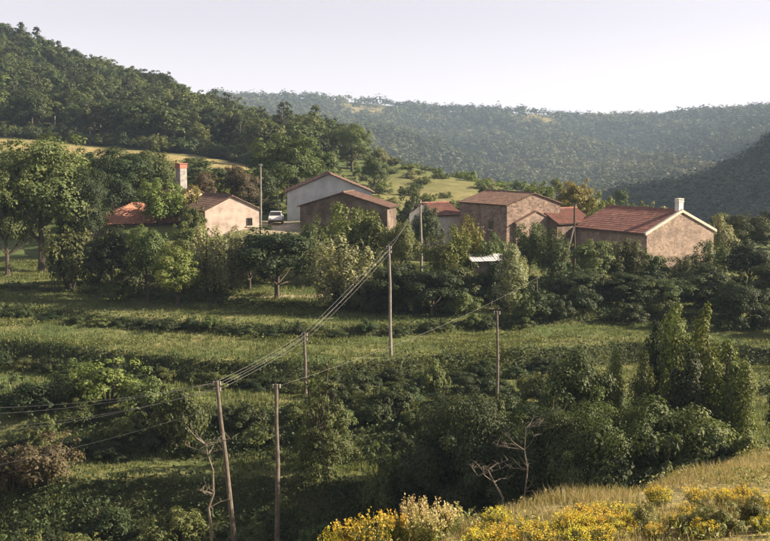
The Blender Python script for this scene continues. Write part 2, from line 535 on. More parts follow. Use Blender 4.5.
# ------------------------------------------------------------------ ground sheet
ys = np.concatenate([np.arange(-120, 6, 6), np.arange(6, 30, 0.5), np.arange(30, 112, 0.5), np.arange(112, 450, 4), np.arange(450, 1660, 14), np.arange(1660, 3300, 120)])
xp = np.concatenate([np.arange(0, 40, 0.7), np.arange(40, 250, 5), np.arange(250, 2101, 45)])
xs = np.concatenate([-xp[::-1][:-1], xp])
GX, GY = np.meshgrid(xs, ys)
GZ = ground(GX.ravel(), GY.ravel())
nx, ny = len(xs), len(ys)
idx = np.arange(nx * ny).reshape(ny, nx)
quads = np.stack([idx[:-1, :-1].ravel(), idx[:-1, 1:].ravel(), idx[1:, 1:].ravel(), idx[1:, :-1].ravel()], 1)
gme = mesh_np('ground', np.stack([GX.ravel(), GY.ravel(), GZ], 1), quads, mat=M['ground'], smooth=True)
gx, gy = GX.ravel(), GY.ravel()


def dryness(x, y):
    d = np.zeros_like(x)
    d = np.where(y < 46, 0.85 * (fore(x, y) > vside(x, y)), d)
    d = np.where((y >= 46) & (y < 112), 0.12 + 0.45 * fbm(x / 6, y / 2.5), d)
    yf = np.interp(x, HX, HYF)
    road = np.exp(-((y - yf + 3) / 9) ** 2) * (x < -25)
    d = np.maximum(d, road)
    mid = np.exp(-(((x - 9) / 20) ** 2 + ((y - 172) / 30) ** 2))
    d = np.maximum(d, 0.62 * mid * (0.75 + 0.5 * fbm(x / 7, y / 7)))
    top = np.exp(-(((x + 30) / 60) ** 2 + ((y - 1440) / 90) ** 2)) + np.exp(-(((x - 205) / 45) ** 2 + ((y - 1440) / 90) ** 2))
    d = np.maximum(d, 0.8 * np.clip(top, 0, 1))
    return np.clip(d, 0, 1)


def soilness(x, y):
    yard = np.exp(-(((x + 11.5) / 3.4) ** 2 + ((y - 112) / 4.5) ** 2) * 1.2)
    track = np.exp(-((y - 88 - 0.10 * x) / 0.55) ** 2) * ((x > -14) & (x < -4))
    track2 = np.exp(-((y - 84.5 - 0.05 * x) / 0.5) ** 2) * ((x > 8) & (x < 15))
    return np.clip(1.3 * yard + 0.8 * track + 0.8 * track2, 0, 1)


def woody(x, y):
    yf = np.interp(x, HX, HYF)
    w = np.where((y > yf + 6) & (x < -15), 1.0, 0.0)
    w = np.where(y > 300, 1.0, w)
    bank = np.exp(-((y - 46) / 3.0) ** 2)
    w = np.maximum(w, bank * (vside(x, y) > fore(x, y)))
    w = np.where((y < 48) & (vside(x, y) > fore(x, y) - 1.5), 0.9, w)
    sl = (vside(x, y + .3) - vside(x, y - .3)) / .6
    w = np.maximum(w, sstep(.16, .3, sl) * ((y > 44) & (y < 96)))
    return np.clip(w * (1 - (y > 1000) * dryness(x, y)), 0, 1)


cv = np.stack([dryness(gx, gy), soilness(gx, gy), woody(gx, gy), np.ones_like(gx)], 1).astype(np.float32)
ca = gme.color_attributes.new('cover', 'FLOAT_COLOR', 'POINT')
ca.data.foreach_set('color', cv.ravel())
go = link('ground', gme)
tag(go, 'terraced grassy hillside with wooded valley and hills', kind='structure')

# ------------------------------------------------------------------ plants: prototypes
def rdirs(r, n):
    d = r.normal(size=(n, 3)); return d / np.linalg.norm(d, axis=1)[:, None]


def leaf_quads(P, N, L, Wd, r):
    n = len(P)
    a = rdirs(r, n)
    t1 = np.cross(N, a); t1 /= np.linalg.norm(t1, axis=1)[:, None] + 1e-9
    t2 = np.cross(N, t1)
    L = L[:, None]; Wd = Wd[:, None]
    V = np.stack([P - t1 * L * 0.5, P + t2 * Wd * 0.5 + N * Wd * 0.12, P + t1 * L * 0.5, P - t2 * Wd * 0.5 + N * Wd * 0.12], 1).reshape(-1, 3)
    F = np.arange(n * 4).reshape(n, 4)
    return V, F


def clump_points(kind, r, H, Rr):
    """clump centres, radii and outward directions for a crown"""
    C, Q, D = [], [], []
    if kind == 'round':
        K = 60
        lump = rdirs(r, 7)
        for _ in range(K):
            d = rdirs(r, 1)[0]
            if d[2] < -0.55: d[2] *= -1
            out_ = r.rand() < .2
            rad = r.uniform(0.88, 1.05) if out_ else r.uniform(0.40, 0.84)
            bump = 1 + 0.22 * max(0, (lump @ d).max() - 0.6) / 0.4 - 0.12 * r.rand()
            cz = 0.56 * H
            C.append([d[0] * Rr * rad * bump, d[1] * Rr * rad * bump, cz + d[2] * 0.45 * H * rad * bump]); Q.append(Rr * (r.uniform(0.09, 0.16) if out_ else r.uniform(0.18, 0.34))); D.append(d)
    elif kind == 'bush':
        for _ in range(34):
            d = rdirs(r, 1)[0]; d[2] = abs(d[2]) * 0.9 + 0.02
            out_ = r.rand() < .25
            rad = r.uniform(.85, 1.05) if out_ else r.uniform(0.35, 0.80)
            C.append([d[0] * Rr * rad, d[1] * Rr * rad, 0.18 * H + d[2] * 0.74 * H * rad]); Q.append(Rr * (r.uniform(0.09, 0.15) if out_ else r.uniform(0.18, 0.32))); D.append(d)
    elif kind == 'column':
        for k in range(44):
            t = (k + r.rand()) / 44
            rr = Rr * (0.35 + 0.75 * math.sin(math.pi * min(1, t * 0.85 + 0.12)) ** 0.7) * (1 if t < 0.8 else 1 - 0.75 * (t - 0.8) / 0.2)
            a = r.uniform(0, 6.283)
            rad = r.uniform(0.25, 0.75) * rr
            d = np.array([math.cos(a), math.sin(a), 0.25])
            C.append([d[0] * rad, d[1] * rad, H * (0.07 + 0.90 * t)]); Q.append(Rr * r.uniform(0.26, 0.46) * (1 if t < 0.85 else 0.6)); D.append(d / np.linalg.norm(d))
    elif kind == 'cone':
        for k in range(76):
            t = r.rand() ** 1.25
            rr = Rr * (1 - t) ** 0.62 + 0.08 * Rr
            a = r.uniform(0, 6.283)
            rad = rr * r.uniform(0.4, 0.95)
            d = np.array([math.cos(a), math.sin(a), -0.1])
            C.append([d[0] * rad, d[1] * rad, H * (0.08 + 0.83 * t)]); Q.append(Rr * r.uniform(0.17, 0.30) * (1 - 0.5 * t)); D.append(d / np.linalg.norm(d))
    elif kind == 'spray':            # loose upright plumes, light shows between them
        for k in range(30):
            a = r.uniform(0, 6.283); ro = Rr * math.sqrt(r.rand()) * 0.85
            top = H * r.uniform(0.55, 0.98) * (1 - 0.25 * ro / Rr)
            for q in range(3):
                zz = top * (0.45 + 0.26 * q)
                d = np.array([math.cos(a), math.sin(a), 0.6])
                C.append([d[0] * ro * (0.7 + 0.2 * q), d[1] * ro * (0.7 + 0.2 * q), zz]); Q.append(Rr * r.uniform(0.13, 0.22)); D.append(d / np.linalg.norm(d))
    return np.array(C), np.array(Q), np.array(D)


def make_crown(name, kind, seed, H, Rr, n, leaf, mat, zsq=0.8):
    r = np.random.RandomState(seed)
    C, Q, D = clump_points(kind, r, H, Rr)
    w = Q ** 2; w /= w.sum()
    ci = r.choice(len(C), n, p=w)
    d2 = rdirs(r, n)
    d2[:, 2] = np.where((d2[:, 2] < -0.2) & (r.rand(n) < 0.6), -d2[:, 2], d2[:, 2])
    rad = Q[ci] * (0.55 + 0.55 * r.rand(n)) 
    st = 1.7 if kind in ('spray', 'column') else zsq
    P = C[ci] + d2 * rad[:, None] * np.array([1, 1, st])
    P[:, 2] = np.maximum(P[:, 2], 0.03)
    N = 0.75 * d2 + 0.35 * D[ci] + 0.45 * rdirs(r, n) + np.array([0, 0, 0.30])
    N /= np.linalg.norm(N, axis=1)[:, None]
    L = leaf * (0.65 + 0.7 * r.rand(n)); Wd = L * (0.55 + 0.25 * r.rand(n))
    V, F = leaf_quads(P, N, L, Wd, r)
    return mesh_np(name, V, F, mat=mat), C


def make_trunk(name, kind, seed, H, Rr, C, mat, r0=None):
    r = random.Random(seed)
    mb = MB()
    r0 = r0 or 0.022 * H + 0.05
    lean = (r.uniform(-.06, .06) * H, r.uniform(-.06, .06) * H)
    if kind == 'bush':
        for k in range(9):
            c = C[r.randrange(len(C))]
            mb.tube([(c[0] * .08, c[1] * .08, -0.15), (c[0] * .45, c[1] * .45, c[2] * .5), (c[0] * .95, c[1] * .95, c[2])], [r0 * .5, r0 * .35, r0 * .12], 5)
        return mb.mesh(name, mat)
    top = 0.8 if kind in ('round', 'spray') else 0.95
    pts, rad = [], []
    for i in range(8):
        t = i / 7
        pts.append((lean[0] * t * t + r.uniform(-.02, .02) * H * t, lean[1] * t * t + r.uniform(-.02, .02) * H * t, -0.3 + (top * H + .3) * t))
        rad.append(r0 * (1.25 if i == 0 else 1) * (1 - 0.82 * t))
    mb.tube(pts, rad, 7)
    for k in range(13 if kind != 'cone' else 18):
        c = C[r.randrange(len(C))]
        i = max(2, min(6, int(c[2] / (top * H) * 7 * 0.6)))
        b = Vector(pts[i]); e = Vector(c)
        m_ = b.lerp(e, 0.5) + Vector((0, 0, -0.04 * H if kind != 'cone' else 0.01))
        mb.tube([b, m_, e], [rad[i] * .55, rad[i] * .35, rad[i] * .1], 5)
    return mb.mesh(name, mat)


PR = {}


def proto(key, kind, count, H, Rr, n, leaf, seed0, bark='bark', joined=False):
    lst = []
    for k in range(count):
        cm, C = make_crown('crown', kind, seed0 + k, H, Rr, n, leaf, None)
        cm.materials.append(M['leaf_mid'])
        tm = make_trunk('trunk', kind, seed0 + k, H, Rr, C, M[bark])
        z = np.zeros(len(cm.vertices) * 3, dtype=np.float32); cm.vertices.foreach_get('co', z); z = z.reshape(-1, 3)
        top = np.percentile(z[:, 2], 99.7); wid = np.percentile(np.hypot(z[:, 0], z[:, 1]), 97)
        lst.append((tm, cm, float(top), float(wid)))
    PR[key] = lst


proto('round', 'round', 5, 7.0, 2.9, 11500, 0.21, 100)
proto('roundfine', 'round', 3, 7.0, 2.9, 12000, 0.19, 140)
proto('roundbig', 'round', 3, 12.0, 5.0, 20000, 0.25, 160)
proto('roundnear', 'round', 3, 11.0, 4.4, 30000, 0.15, 180)
proto('bush', 'bush', 5, 2.6, 1.7, 4600, 0.15, 200)
proto('bushfine', 'bush', 3, 2.6, 1.7, 5200, 0.13, 240)
proto('column', 'column', 4, 8.0, 1.5, 8000, 0.17, 300)
proto('cone', 'cone', 3, 7.0, 2.0, 9000, 0.14, 400)
proto('spray', 'spray', 4, 5.0, 1.9, 7000, 0.16, 500)
proto('hill', 'round', 6, 9.0, 3.6, 4200, 0.42, 600)
proto('hillcone', 'cone', 4, 10.0, 3.0, 3200, 0.36, 680)
proto('hillbush', 'bush', 4, 3.2, 2.6, 1500, 0.32, 650)

rnd = random.Random(11)
NAMES = {'round': 'broadleaf_tree', 'roundfine': 'broadleaf_tree', 'roundbig': 'broadleaf_tree', 'roundnear': 'broadleaf_tree', 'bush': 'bush', 'bushfine': 'bush', 'column': 'columnar_tree', 'cone': 'feathery_tree', 'spray': 'pale_tree'}
CATS = {'round': 'tree', 'roundfine': 'tree', 'roundbig': 'tree', 'roundnear': 'tree', 'bush': 'bush', 'bushfine': 'bush', 'column': 'tree', 'cone': 'tree', 'spray': 'tree'}


def set_mat(o, mat):
    o.material_slots[0].link = 'OBJECT'
    o.material_slots[0].material = mat


def plant(key, px, Y, top_py, width_px, mat, label, group=None, name=None, cat=None, variant=None):
    f = foot(px, Y)
    zt = at(px, top_py, Y).z
    h = max(0.5, zt - f.z)
    wid = width_px / FPX * Y / 2
    if key == 'round' and h > 8.2: key = 'roundbig'
    if key == 'roundfine' and h > 7.5: key = 'roundnear'
    tm, cm, H, Rr = PR[key][rnd.randrange(len(PR[key])) if variant is None else variant]
    e = empty(name or NAMES[key], (f.x, f.y, f.z - 0.05), rnd.uniform(0, 6.28))
    wid = max(wid, {'roundfine': .80, 'roundnear': .80, 'round': .70, 'roundbig': .75, 'bushfine': .55, 'bush': .5}.get(key, .5) * Rr * h / H)
    e.scale = (wid / Rr, wid / Rr, h / H)
    link('trunk' if 'bush' not in key else 'stem', tm, e)
    c_ = link('crown' if 'bush' not in key else 'foliage', cm, e)
    set_mat(c_, M[mat])
    return tag(e, label, cat or CATS[key], group)


def joined_tree(name, key, x, y, h, wid, mat, label, group, cat='tree'):
    """small far tree: crown and trunk in one mesh"""
    k = rnd.randrange(len(PR[key]))
    cm, H, Rr = JO[key][k]
    o = link(name, cm)
    o.location = (x, y, gz(x, y) - 0.1)
    o.rotation_euler = (0, 0, rnd.uniform(0, 6.28))
    o.scale = (wid / 2 / Rr, wid / 2 / Rr, h / H)
    set_mat(o, M[mat])
    return tag(o, label, cat, group)


JO = {}
for key in ('hill', 'hillcone', 'hillbush'):
    JO[key] = []
    for tm, cm, H, Rr in PR[key]:
        bm = bmesh.new(); bm.from_mesh(cm)
        n0 = len(bm.faces)
        bm.from_mesh(tm)
        bm.faces.ensure_lookup_table()
        for f in bm.faces[n0:]: f.material_index = 1
        me = bpy.data.meshes.new(key); bm.to_mesh(me); bm.free()
        me.materials.append(M['leaf_hill']); me.materials.append(M['bark'])
        JO[key].append((me, H, Rr))

# ------------------------------------------------------------------ buildings
def quad_prism(mb, pts, d):
    """a polygon thickened along vector d"""
    n = len(pts)
    a = [Vector(p) for p in pts]; b_ = [p + Vector(d) for p in a]
    mb.add(a + b_, [tuple(range(n))[::-1], tuple(range(n, 2 * n))] + [(i, (i + 1) % n, n + (i + 1) % n, n + i) for i in range(n)])


def tiled_slope(mb, e0, e1, r1, r0, pitch=0.24, course=0.42, amp=0.035, seed=0):
    """rows of curved tiles on the quad e0-e1 (eave) to r0-r1 (ridge); each tile its own little arched strip"""
    e0, e1, r0, r1 = map(Vector, (e0, e1, r0, r1))
    nrm = (e1 - e0).cross(r0 - e0).normalized()
    if nrm.z < 0: nrm = -nrm
    L = max((e1 - e0).length, (r1 - r0).length); S = (r0 - e0).length
    nc = max(2, int(L / pitch)); nr = max(2, int(S / course))
    r = random.Random(seed)
    for j in range(nr):
        t0 = j / nr; t1 = min(1.0, (j + 1.18) / nr)
        a0, b0 = e0.lerp(r0, t0), e1.lerp(r1, t0)
        a1, b1 = e0.lerp(r0, t1), e1.lerp(r1, t1)
        for i in range(nc):
            s0, s1 = i / nc, (i + 1) / nc
            sm = (s0 + s1) / 2
            up = 0.03 + r.uniform(-.008, .012)
            vs = []
            for (a, b_, lift) in ((a0, b0, up + 0.03), (a1, b1, up)):
                vs += [a.lerp(b_, s0) + nrm * lift, a.lerp(b_, sm) + nrm * (lift + amp * 1.7), a.lerp(b_, s1) + nrm * lift]
            mb.add(vs, [(0, 1, 4, 3), (1, 2, 5, 4)])


def house(name, label, px, py, Y, apex, th, W, L, wallmat, roofmat, over=0.35, hip=0.0, verge=None, back_drop=1.5, ridge_mat='mortar', eave_over=0.3):
    """px,py: eave at the origin corner; apex py at the gable centre; th: direction of the gable normal from -Y towards +X (deg)
    local axes: +x along the gable, +y along the long wall away from the gable"""
    o = at(px, py, Y)
    th = R_(th)
    a = Vector((math.cos(th), math.sin(th), 0)); bb = Vector((-math.sin(th), math.cos(th), 0))
    mid = o + a * (W / 2)
    zr = at(proj(mid)[0], apex, mid.y).z
    corners = [o, o + a * W, o + bb * L, o + a * W + bb * L]
    g = min(gz(c_.x, c_.y) for c_ in corners)
    gmax = max(gz(c_.x, c_.y) for c_ in corners)
    base = g
    e = empty(name, (o.x, o.y, base), th)
    ze = o.z - base; zz = zr - base
    mb = MB()
    # walls as one closed shell with real thickness
    b0 = -back_drop * 0.4
    if hip:
        mb.box(0, W, 0, L, b0, ze)
    else:
        mb.add([(0, 0, b0), (W, 0, b0), (W, 0, ze), (W / 2, 0, zz), (0, 0, ze), (0, L, b0), (W, L, b0), (W, L, ze), (W / 2, L, zz), (0, L, ze)],
               [(0, 1, 2, 3, 4), (9, 8, 7, 6, 5), (0, 4, 9, 5), (1, 6, 7, 2), (4, 3, 8, 9), (3, 2, 7, 8), (0, 5, 6, 1)])
    mb.build('wall', M[wallmat], e)
    sl = (zz - ze) / (W / 2)
    ov = eave_over
    hz = hip
    roof = None
    for s in (0, 1):
        x0 = -ov if s == 0 else W + ov
        e0 = (x0, -over, ze - sl * ov + 0.02); e1 = (x0, L + over, ze - sl * ov + 0.02)
        r0 = (W / 2, -over, zz + 0.02); r1 = (W / 2, L + over - hz, zz + 0.02)
        rb = MB(); quad_prism(rb, [e0, e1, r1, r0], (0, 0, 0.045))
        part = rb.build('roof', M['wood_dark'], e)
        tb = MB(); tiled_slope(tb, e0, e1, r1, r0, seed=s)
        for k in range(len(tb.v)): tb.v[k] = (tb.v[k][0], tb.v[k][1], tb.v[k][2] + 0.03)
        t = tb.build('roof_tiles', M[roofmat], part); t['kind'] = 'stuff'
        if roof is None: roof = part
    if hip:
        rb = MB(); q = [(-ov, L + over, ze - sl * ov + 0.02), (W + ov, L + over, ze - sl * ov + 0.02), (W / 2, L + over - hz, zz + 0.02)]
        quad_prism(rb, q, (0, 0, 0.045)); part = rb.build('roof', M['wood_dark'], e)
        tb = MB(); tiled_slope(tb, q[0], q[1], q[2], Vector(q[2]) + Vector((-.01, 0, 0)), seed=4)
        t = tb.build('roof_tiles', M[roofmat], part); t['kind'] = 'stuff'
    # ridge tiles
    rg = MB()
    yy = -over
    while yy < L + over - hz - 0.05:
        rg.tube([(W / 2, yy, zz + 0.10), (W / 2, min(yy + 0.42, L + over - hz), zz + 0.115)], [0.12, 0.10], 7)
        yy += 0.38
    t = rg.build('ridge_tiles', M[roofmat], e); t['kind'] = 'stuff'
    if verge:
        for s in (0, 1):
            vb = MB()
            x0 = -ov if s == 0 else W + ov
            p0 = Vector((x0, -over - 0.012, ze - sl * ov - 0.08)); p1 = Vector((W / 2, -over - 0.012, zz - 0.08))
            quad_prism(vb, [p0, p1, p1 + Vector((0, 0, 0.27)), p0 + Vector((0, 0, 0.27))], (0, 0.30, 0))
            vb.build('verge', M[verge], e)
    e['_dims'] = [W, L, ze, zz]
    tag(e, label, 'house', 'houses of the hamlet')
    return e, roof, (W, L, ze, zz, base)


def window(e, face, u, z, w, h, L, W, shutter=None):
    """a small framed window set on a wall face: 'left' (x=0), 'gable' (y=0)"""
    fr, pn, sl = MB(), MB(), MB()
    t = 0.06
    def bx(mb, u0, u1, z0, z1, d0, d1):
        if face == 'left': mb.box(-d1, -d0, u0, u1, z0, z1)
        elif face == 'right': mb.box(W + d0, W + d1, u0, u1, z0, z1)
        else: mb.box(u0, u1, -d1, -d0, z0, z1)
    bx(fr, u - w / 2 - t, u - w / 2, z - t, z + h + t, -0.05, 0.05)
    bx(fr, u + w / 2, u + w / 2 + t, z - t, z + h + t, -0.05, 0.05)
    bx(fr, u - w / 2, u + w / 2, z - t, z, -0.05, 0.05)
    bx(fr, u - w / 2, u + w / 2, z + h, z + h + t, -0.05, 0.05)
    bx(fr, u - 0.02, u + 0.02, z, z + h, -0.02, 0.035)
    wi = fr.build('window', M['wood_dark'], e)
    bx(pn, u - w / 2, u + w / 2, z, z + h, -0.04, 0.012)
    pn.build('pane', M['glass'], wi)
    bx(sl, u - w / 2 - 0.12, u + w / 2 + 0.12, z - t - 0.09, z - t - 0.005, -0.05, 0.12)
    sl.build('sill', M['mortar'], wi)


def door(e, u, w, h, W, face='left', z=0.0):
    d = MB(); hb = MB()
    n = 5
    for k in range(n):
        u0 = u - w / 2 + w * k / n + 0.01; u1 = u - w / 2 + w * (k + 1) / n - 0.01
        if face == 'left': d.box(-0.05, 0.03, u0, u1, z, z + h)
        else: d.box(u0, u1, -0.05, 0.03, z, z + h)
    o = d.build('door', M['wood_dark'], e)
    if face == 'left': hb.box(-0.09, -0.05, u + w / 2 - 0.16, u + w / 2 - 0.10, z + 0.95, z + 1.1)
    else: hb.box(u + w / 2 - 0.16, u + w / 2 - 0.10, -0.09, -0.05, z + 0.95, z + 1.1)
    hb.build('handle', M['iron'], o)


# right house with the red roof
e, roof, (W, L, ze, zz, base) = house('stone_house', 'long stone house with red tiled roof and white chimney on its gable', 647, 233.5, 102, 211.5, 30, 9.1, 10.6, 'stone_warm', 'tile_red', over=0.12, verge='mortar', eave_over=0.28)
window(e, 'left', 3.2, 1.3, 0.7, 0.9, L, W); window(e, 'left', 8.6, 1.3, 0.7, 0.9, L, W)
door(e, 5.8, 1.0, 2.0, W)
cb = MB(); cb.box(W / 2 - 0.30, W / 2 + 0.30, 0.1, 0.65, zz - 0.5, zz + 0.95)
ch = cb.build('chimney', M['plaster_white'], roof)
cb = MB(); cb.box(W / 2 - 0.35, W / 2 + 0.35, 0.05, 0.70, zz + 0.95, zz + 1.03)
for dx in (-0.25, 0.0, 0.25): cb.box(W / 2 + dx - 0.06, W / 2 + dx + 0.06, 0.12, 0.63, zz + 1.03, zz + 1.2)
cb.box(W / 2 - 0.34, W / 2 + 0.34, 0.06, 0.69, zz + 1.2, zz + 1.27)
link('chimney_cap', cb.mesh('chimney_cap', M['plaster_white']), e)
gt = MB(); sl = (zz - ze) / (W / 2)
gt.tube([(-0.33, -0.1, ze - sl * .28 - .03), (-0.33, L + .1, ze - sl * .28 - .03)], [0.06, 0.06], 6)
gt.build('gutter', M['iron'], e)

# big stone house in the middle and its low gabled annex
e, roof, (W, L, ze, zz, base) = house('stone_house', 'tall brown stone house with a low gabled annex against its lit gable', 507, 205.5, 108, 194, 32, 7.1, 8.1, 'stone_brown', 'tile_brown', over=0.15, eave_over=0.25)
window(e, 'left', 2.6, 3.1, 0.55, 0.75, L, W); window(e, 'left', 6.0, 3.1, 0.55, 0.75, L, W); door(e, 4.4, 1.0, 2.0, W)
za = zz - 1.85 - 1.05
an = MB()
an.add([(1.0, -0.32, -.5), (6.1, -0.32, -.5), (6.1, -0.32, za - .0), (3.65, -0.32, za + 1.05), (1.0, -0.32, za - .0), (1.0, 0.02, -.5), (6.1, 0.02, -.5), (6.1, 0.02, za - .0), (3.65, 0.02, za + 1.05), (1.0, 0.02, za - .0)],
       [(0, 1, 2, 3, 4), (9, 8, 7, 6, 5), (0, 4, 9, 5), (1, 6, 7, 2), (4, 3, 8, 9), (3, 2, 7, 8), (0, 5, 6, 1)])
ao = an.build('annex', M['stone_warm'], e)
ar = MB()
quad_prism(ar, [(0.8, -0.42, za - .08), (0.8, -.003, za - .08), (3.65, -.003, za + 1.07), (3.65, -0.42, za + 1.07)], (0, 0, .12))
quad_prism(ar, [(6.3, -0.42, za - .08), (6.3, -.003, za - .08), (3.653, -.003, za + 1.07), (3.653, -0.42, za + 1.07)], (0, 0, .12))
ar.build('annex_roof', M['tile_brown'], ao)

# small white house with red roof left of it
e, roof, (W, L, ze, zz, base) = house('small_house', 'small white walled house with dull red roof behind the pale pole', 461, 214.0, 117, 203, 128, 4.6, 3.6, 'plaster_white', 'tile_red', over=0.15)
# low red roofed link building
e, roof, (W, L, ze, zz, base) = house('outbuilding', 'low outbuilding with red roof between the two stone houses', 592, 221, 113, 208.5, 130, 4.6, 5.6, 'stone_dark', 'tile_red', over=0.1)
# grey barn and the brown building in front of it
e, roof, (W, L, ze, zz, base) = house('barn', 'pale grey plastered barn with wide shaded gable beside the white car', 287, 192.5, 117, 174.5, 4, 9.4, 11, 'plaster_grey', 'tile_brown', over=0.25)
gtw = MB()
for k in range(6): gtw.box(1.0 + k * .36, 1.34 + k * .36, -0.05, 0.03, 0.0, 2.6)
do = gtw.build('door', M['wood_dark'], e)
hb = MB(); hb.box(2.0, 2.06, -0.10, -0.05, 1.0, 1.25); hb.build('handle', M['iron'], do)
e, roof, (W, L, ze, zz, base) = house('stone_barn', 'low dark brown stone barn standing against the grey plastered barn', 300, 206.5, 111, 193.2, -13, 9.4, 4.2, 'stone_dark', 'tile_brown', over=0.2)
# pink gabled house
e, roof, (W, L, ze, zz, base) = house('plastered_house', 'small house with pale pink plastered gable and brown roof', 205, 211, 107, 196.8, 32, 6.0, 7.0, 'plaster_pink', 'tile_brown', over=0.15, eave_over=0.25)
window(e, 'gable', 4.9, 1.2, 0.5, 0.7, L, W)
# hipped red roof at left
e, roof, (W, L, ze, zz, base) = house('hipped_house', 'low house with orange red hipped roof among the trees', 178, 222, 112.5, 203.5, 117, 8.0, 8.0, 'stone_dark', 'tile_orange', over=0.2, hip=4.2)
# tower-like chimney house
e, roof, (W, L, ze, zz, base) = house('narrow_house', 'narrow ochre walled house with tall white chimney topped in brick', 184, 194, 119, 187.5, 45, 2.6, 6.0, 'plaster_ochre', 'tile_brown', over=0.12)
cb = MB(); cb.box(-0.05, 0.85, 0.6, 1.5, ze - 0.5, zz + 2.15)
ch = cb.build('chimney', M['chimney_render'], roof)
cb = MB(); cb.box(-0.09, 0.89, 0.56, 1.54, zz + 2.15, zz + 2.62); cb.box(-0.15, 0.95, 0.50, 1.60, zz + 2.62, zz + 2.72)
link('chimney_top', cb.mesh('chimney_top', M['brick']), e)

# pale sheet roof shed in the thicket
o = at(473, 262, 91)
g = gz(o.x, o.y)
sh = empty('shed', (o.x, o.y, g), R_(6))
mb = MB(); mb.box(0, 2.9, 0, 2.2, -0.3, o.z - g); mb.build('wall', M['stone_dark'], sh)
for k in range(3):
    mb = MB()
    n = 8
    vs = []
    for i in range(n + 1):
        x = -0.15 + k * 1.08 + 1.05 * i / n; z = o.z - g + 0.06 + 0.025 * math.sin(i * math.pi)+ (0.03 if i % 2 else 0) + 0.02 * k
        vs += [(x, -0.25, z), (x, 2.4, z + 0.35)]
    mb.add(vs, [(2 * i, 2 * i + 2, 2 * i + 3, 2 * i + 1) for i in range(n)])
    ob = mb.build('roof_sheet', M['sheet'], sh)
    so = ob.modifiers.new('thick', 'SOLIDIFY'); so.thickness = 0.02
tag(sh, 'low shed with pale corrugated sheet roof half hidden in the thicket', 'shed')

# ------------------------------------------------------------------ white car
f = foot(276, 113.5)
car = empty('parked_car', f, R_(183))
car.scale = (.9, .9, .9)
prof = [(-2.0, .32), (-2.02, .62), (-1.92, .86), (-1.55, .92), (-1.15, 1.38), (-.6, 1.46), (.35, 1.44), (.95, .98), (1.75, .84), (1.98, .66), (2.0, .34)]
mb = MB()
secs = []
for s, ww, sc in ((-1, .80, 1), (1, .80, 1)):
    secs.append([(s * (ww if z < .95 else ww - .16 * (z - .95) / .5), y, z) for y, z in prof])
n = len(prof)
mb.add(secs[0] + secs[1], [tuple(range(n)), tuple(range(2 * n - 1, n - 1, -1))] + [(i, n + i, n + (i + 1) % n, (i + 1) % n) for i in range(n)])
body = mb.build('body', M['car_paint'], car)
bv = body.modifiers.new('bevel', 'BEVEL'); bv.width = 0.05; bv.segments = 2
for s in (-1, 1):
    mb = MB()
    for y0, y1 in ((-1.2, -.38), (-.30, .55)):
        pts = [(s * .80, y0, .97), (s * .80, y1 + (.22 if y1 > 0 else 0), .97), (s * .675, y1, 1.36), (s * .675, y0 + (.25 if y0 < -1 else 0), 1.36)]
        quad_prism(mb, pts, (s * .012, 0, 0))
    mb.build('side_window', M['glass'], car)
mb = MB(); quad_prism(mb, [(-.66, .93, 1.01), (.66, .93, 1.01), (.58, .42, 1.40), (-.58, .42, 1.40)], (0, .02, .02)); mb.build('windscreen', M['glass'], car)
mb = MB(); quad_prism(mb, [(-.66, -1.53, .97), (.66, -1.53, .97), (.58, -1.2, 1.35), (-.58, -1.2, 1.35)], (0, -.02, .02)); mb.build('rear_window', M['glass'], car)
for s in (-1, 1):
    mb = MB(); mb.box(s * .58 - .14, s * .58 + .14, 1.93, 2.01, .60, .74); mb.build('headlight', M['ceramic'], car)
    mb = MB(); mb.box(s * .66 - .1, s * .66 + .1, -2.03, -1.96, .62, .80); mb.build('tail_light', M['lamp_red'], car)
    for y in (-1.28, 1.28):
        mb = MB(); mb.tube([(s * .70, y, .30), (s * .84, y, .30)], [.30, .30], 18); w_ = mb.build('wheel', M['rubber'], car)
        mb = MB(); mb.tube([(s * .835, y, .30), (s * .85, y, .30)], [.19, .17], 14); mb.build('rim', M['rim'], w_)
for y, nm in ((2.0, 'front_bumper'), (-2.05, 'rear_bumper')):
    mb = MB(); mb.box(-.78, .78, y - .04, y + .09, .30, .52); mb.build(nm, M['rubber'], car)
tag(car, 'white hatchback car parked beside the grey plastered barn', 'car')

# ------------------------------------------------------------------ poles and cables
TOPS = {}


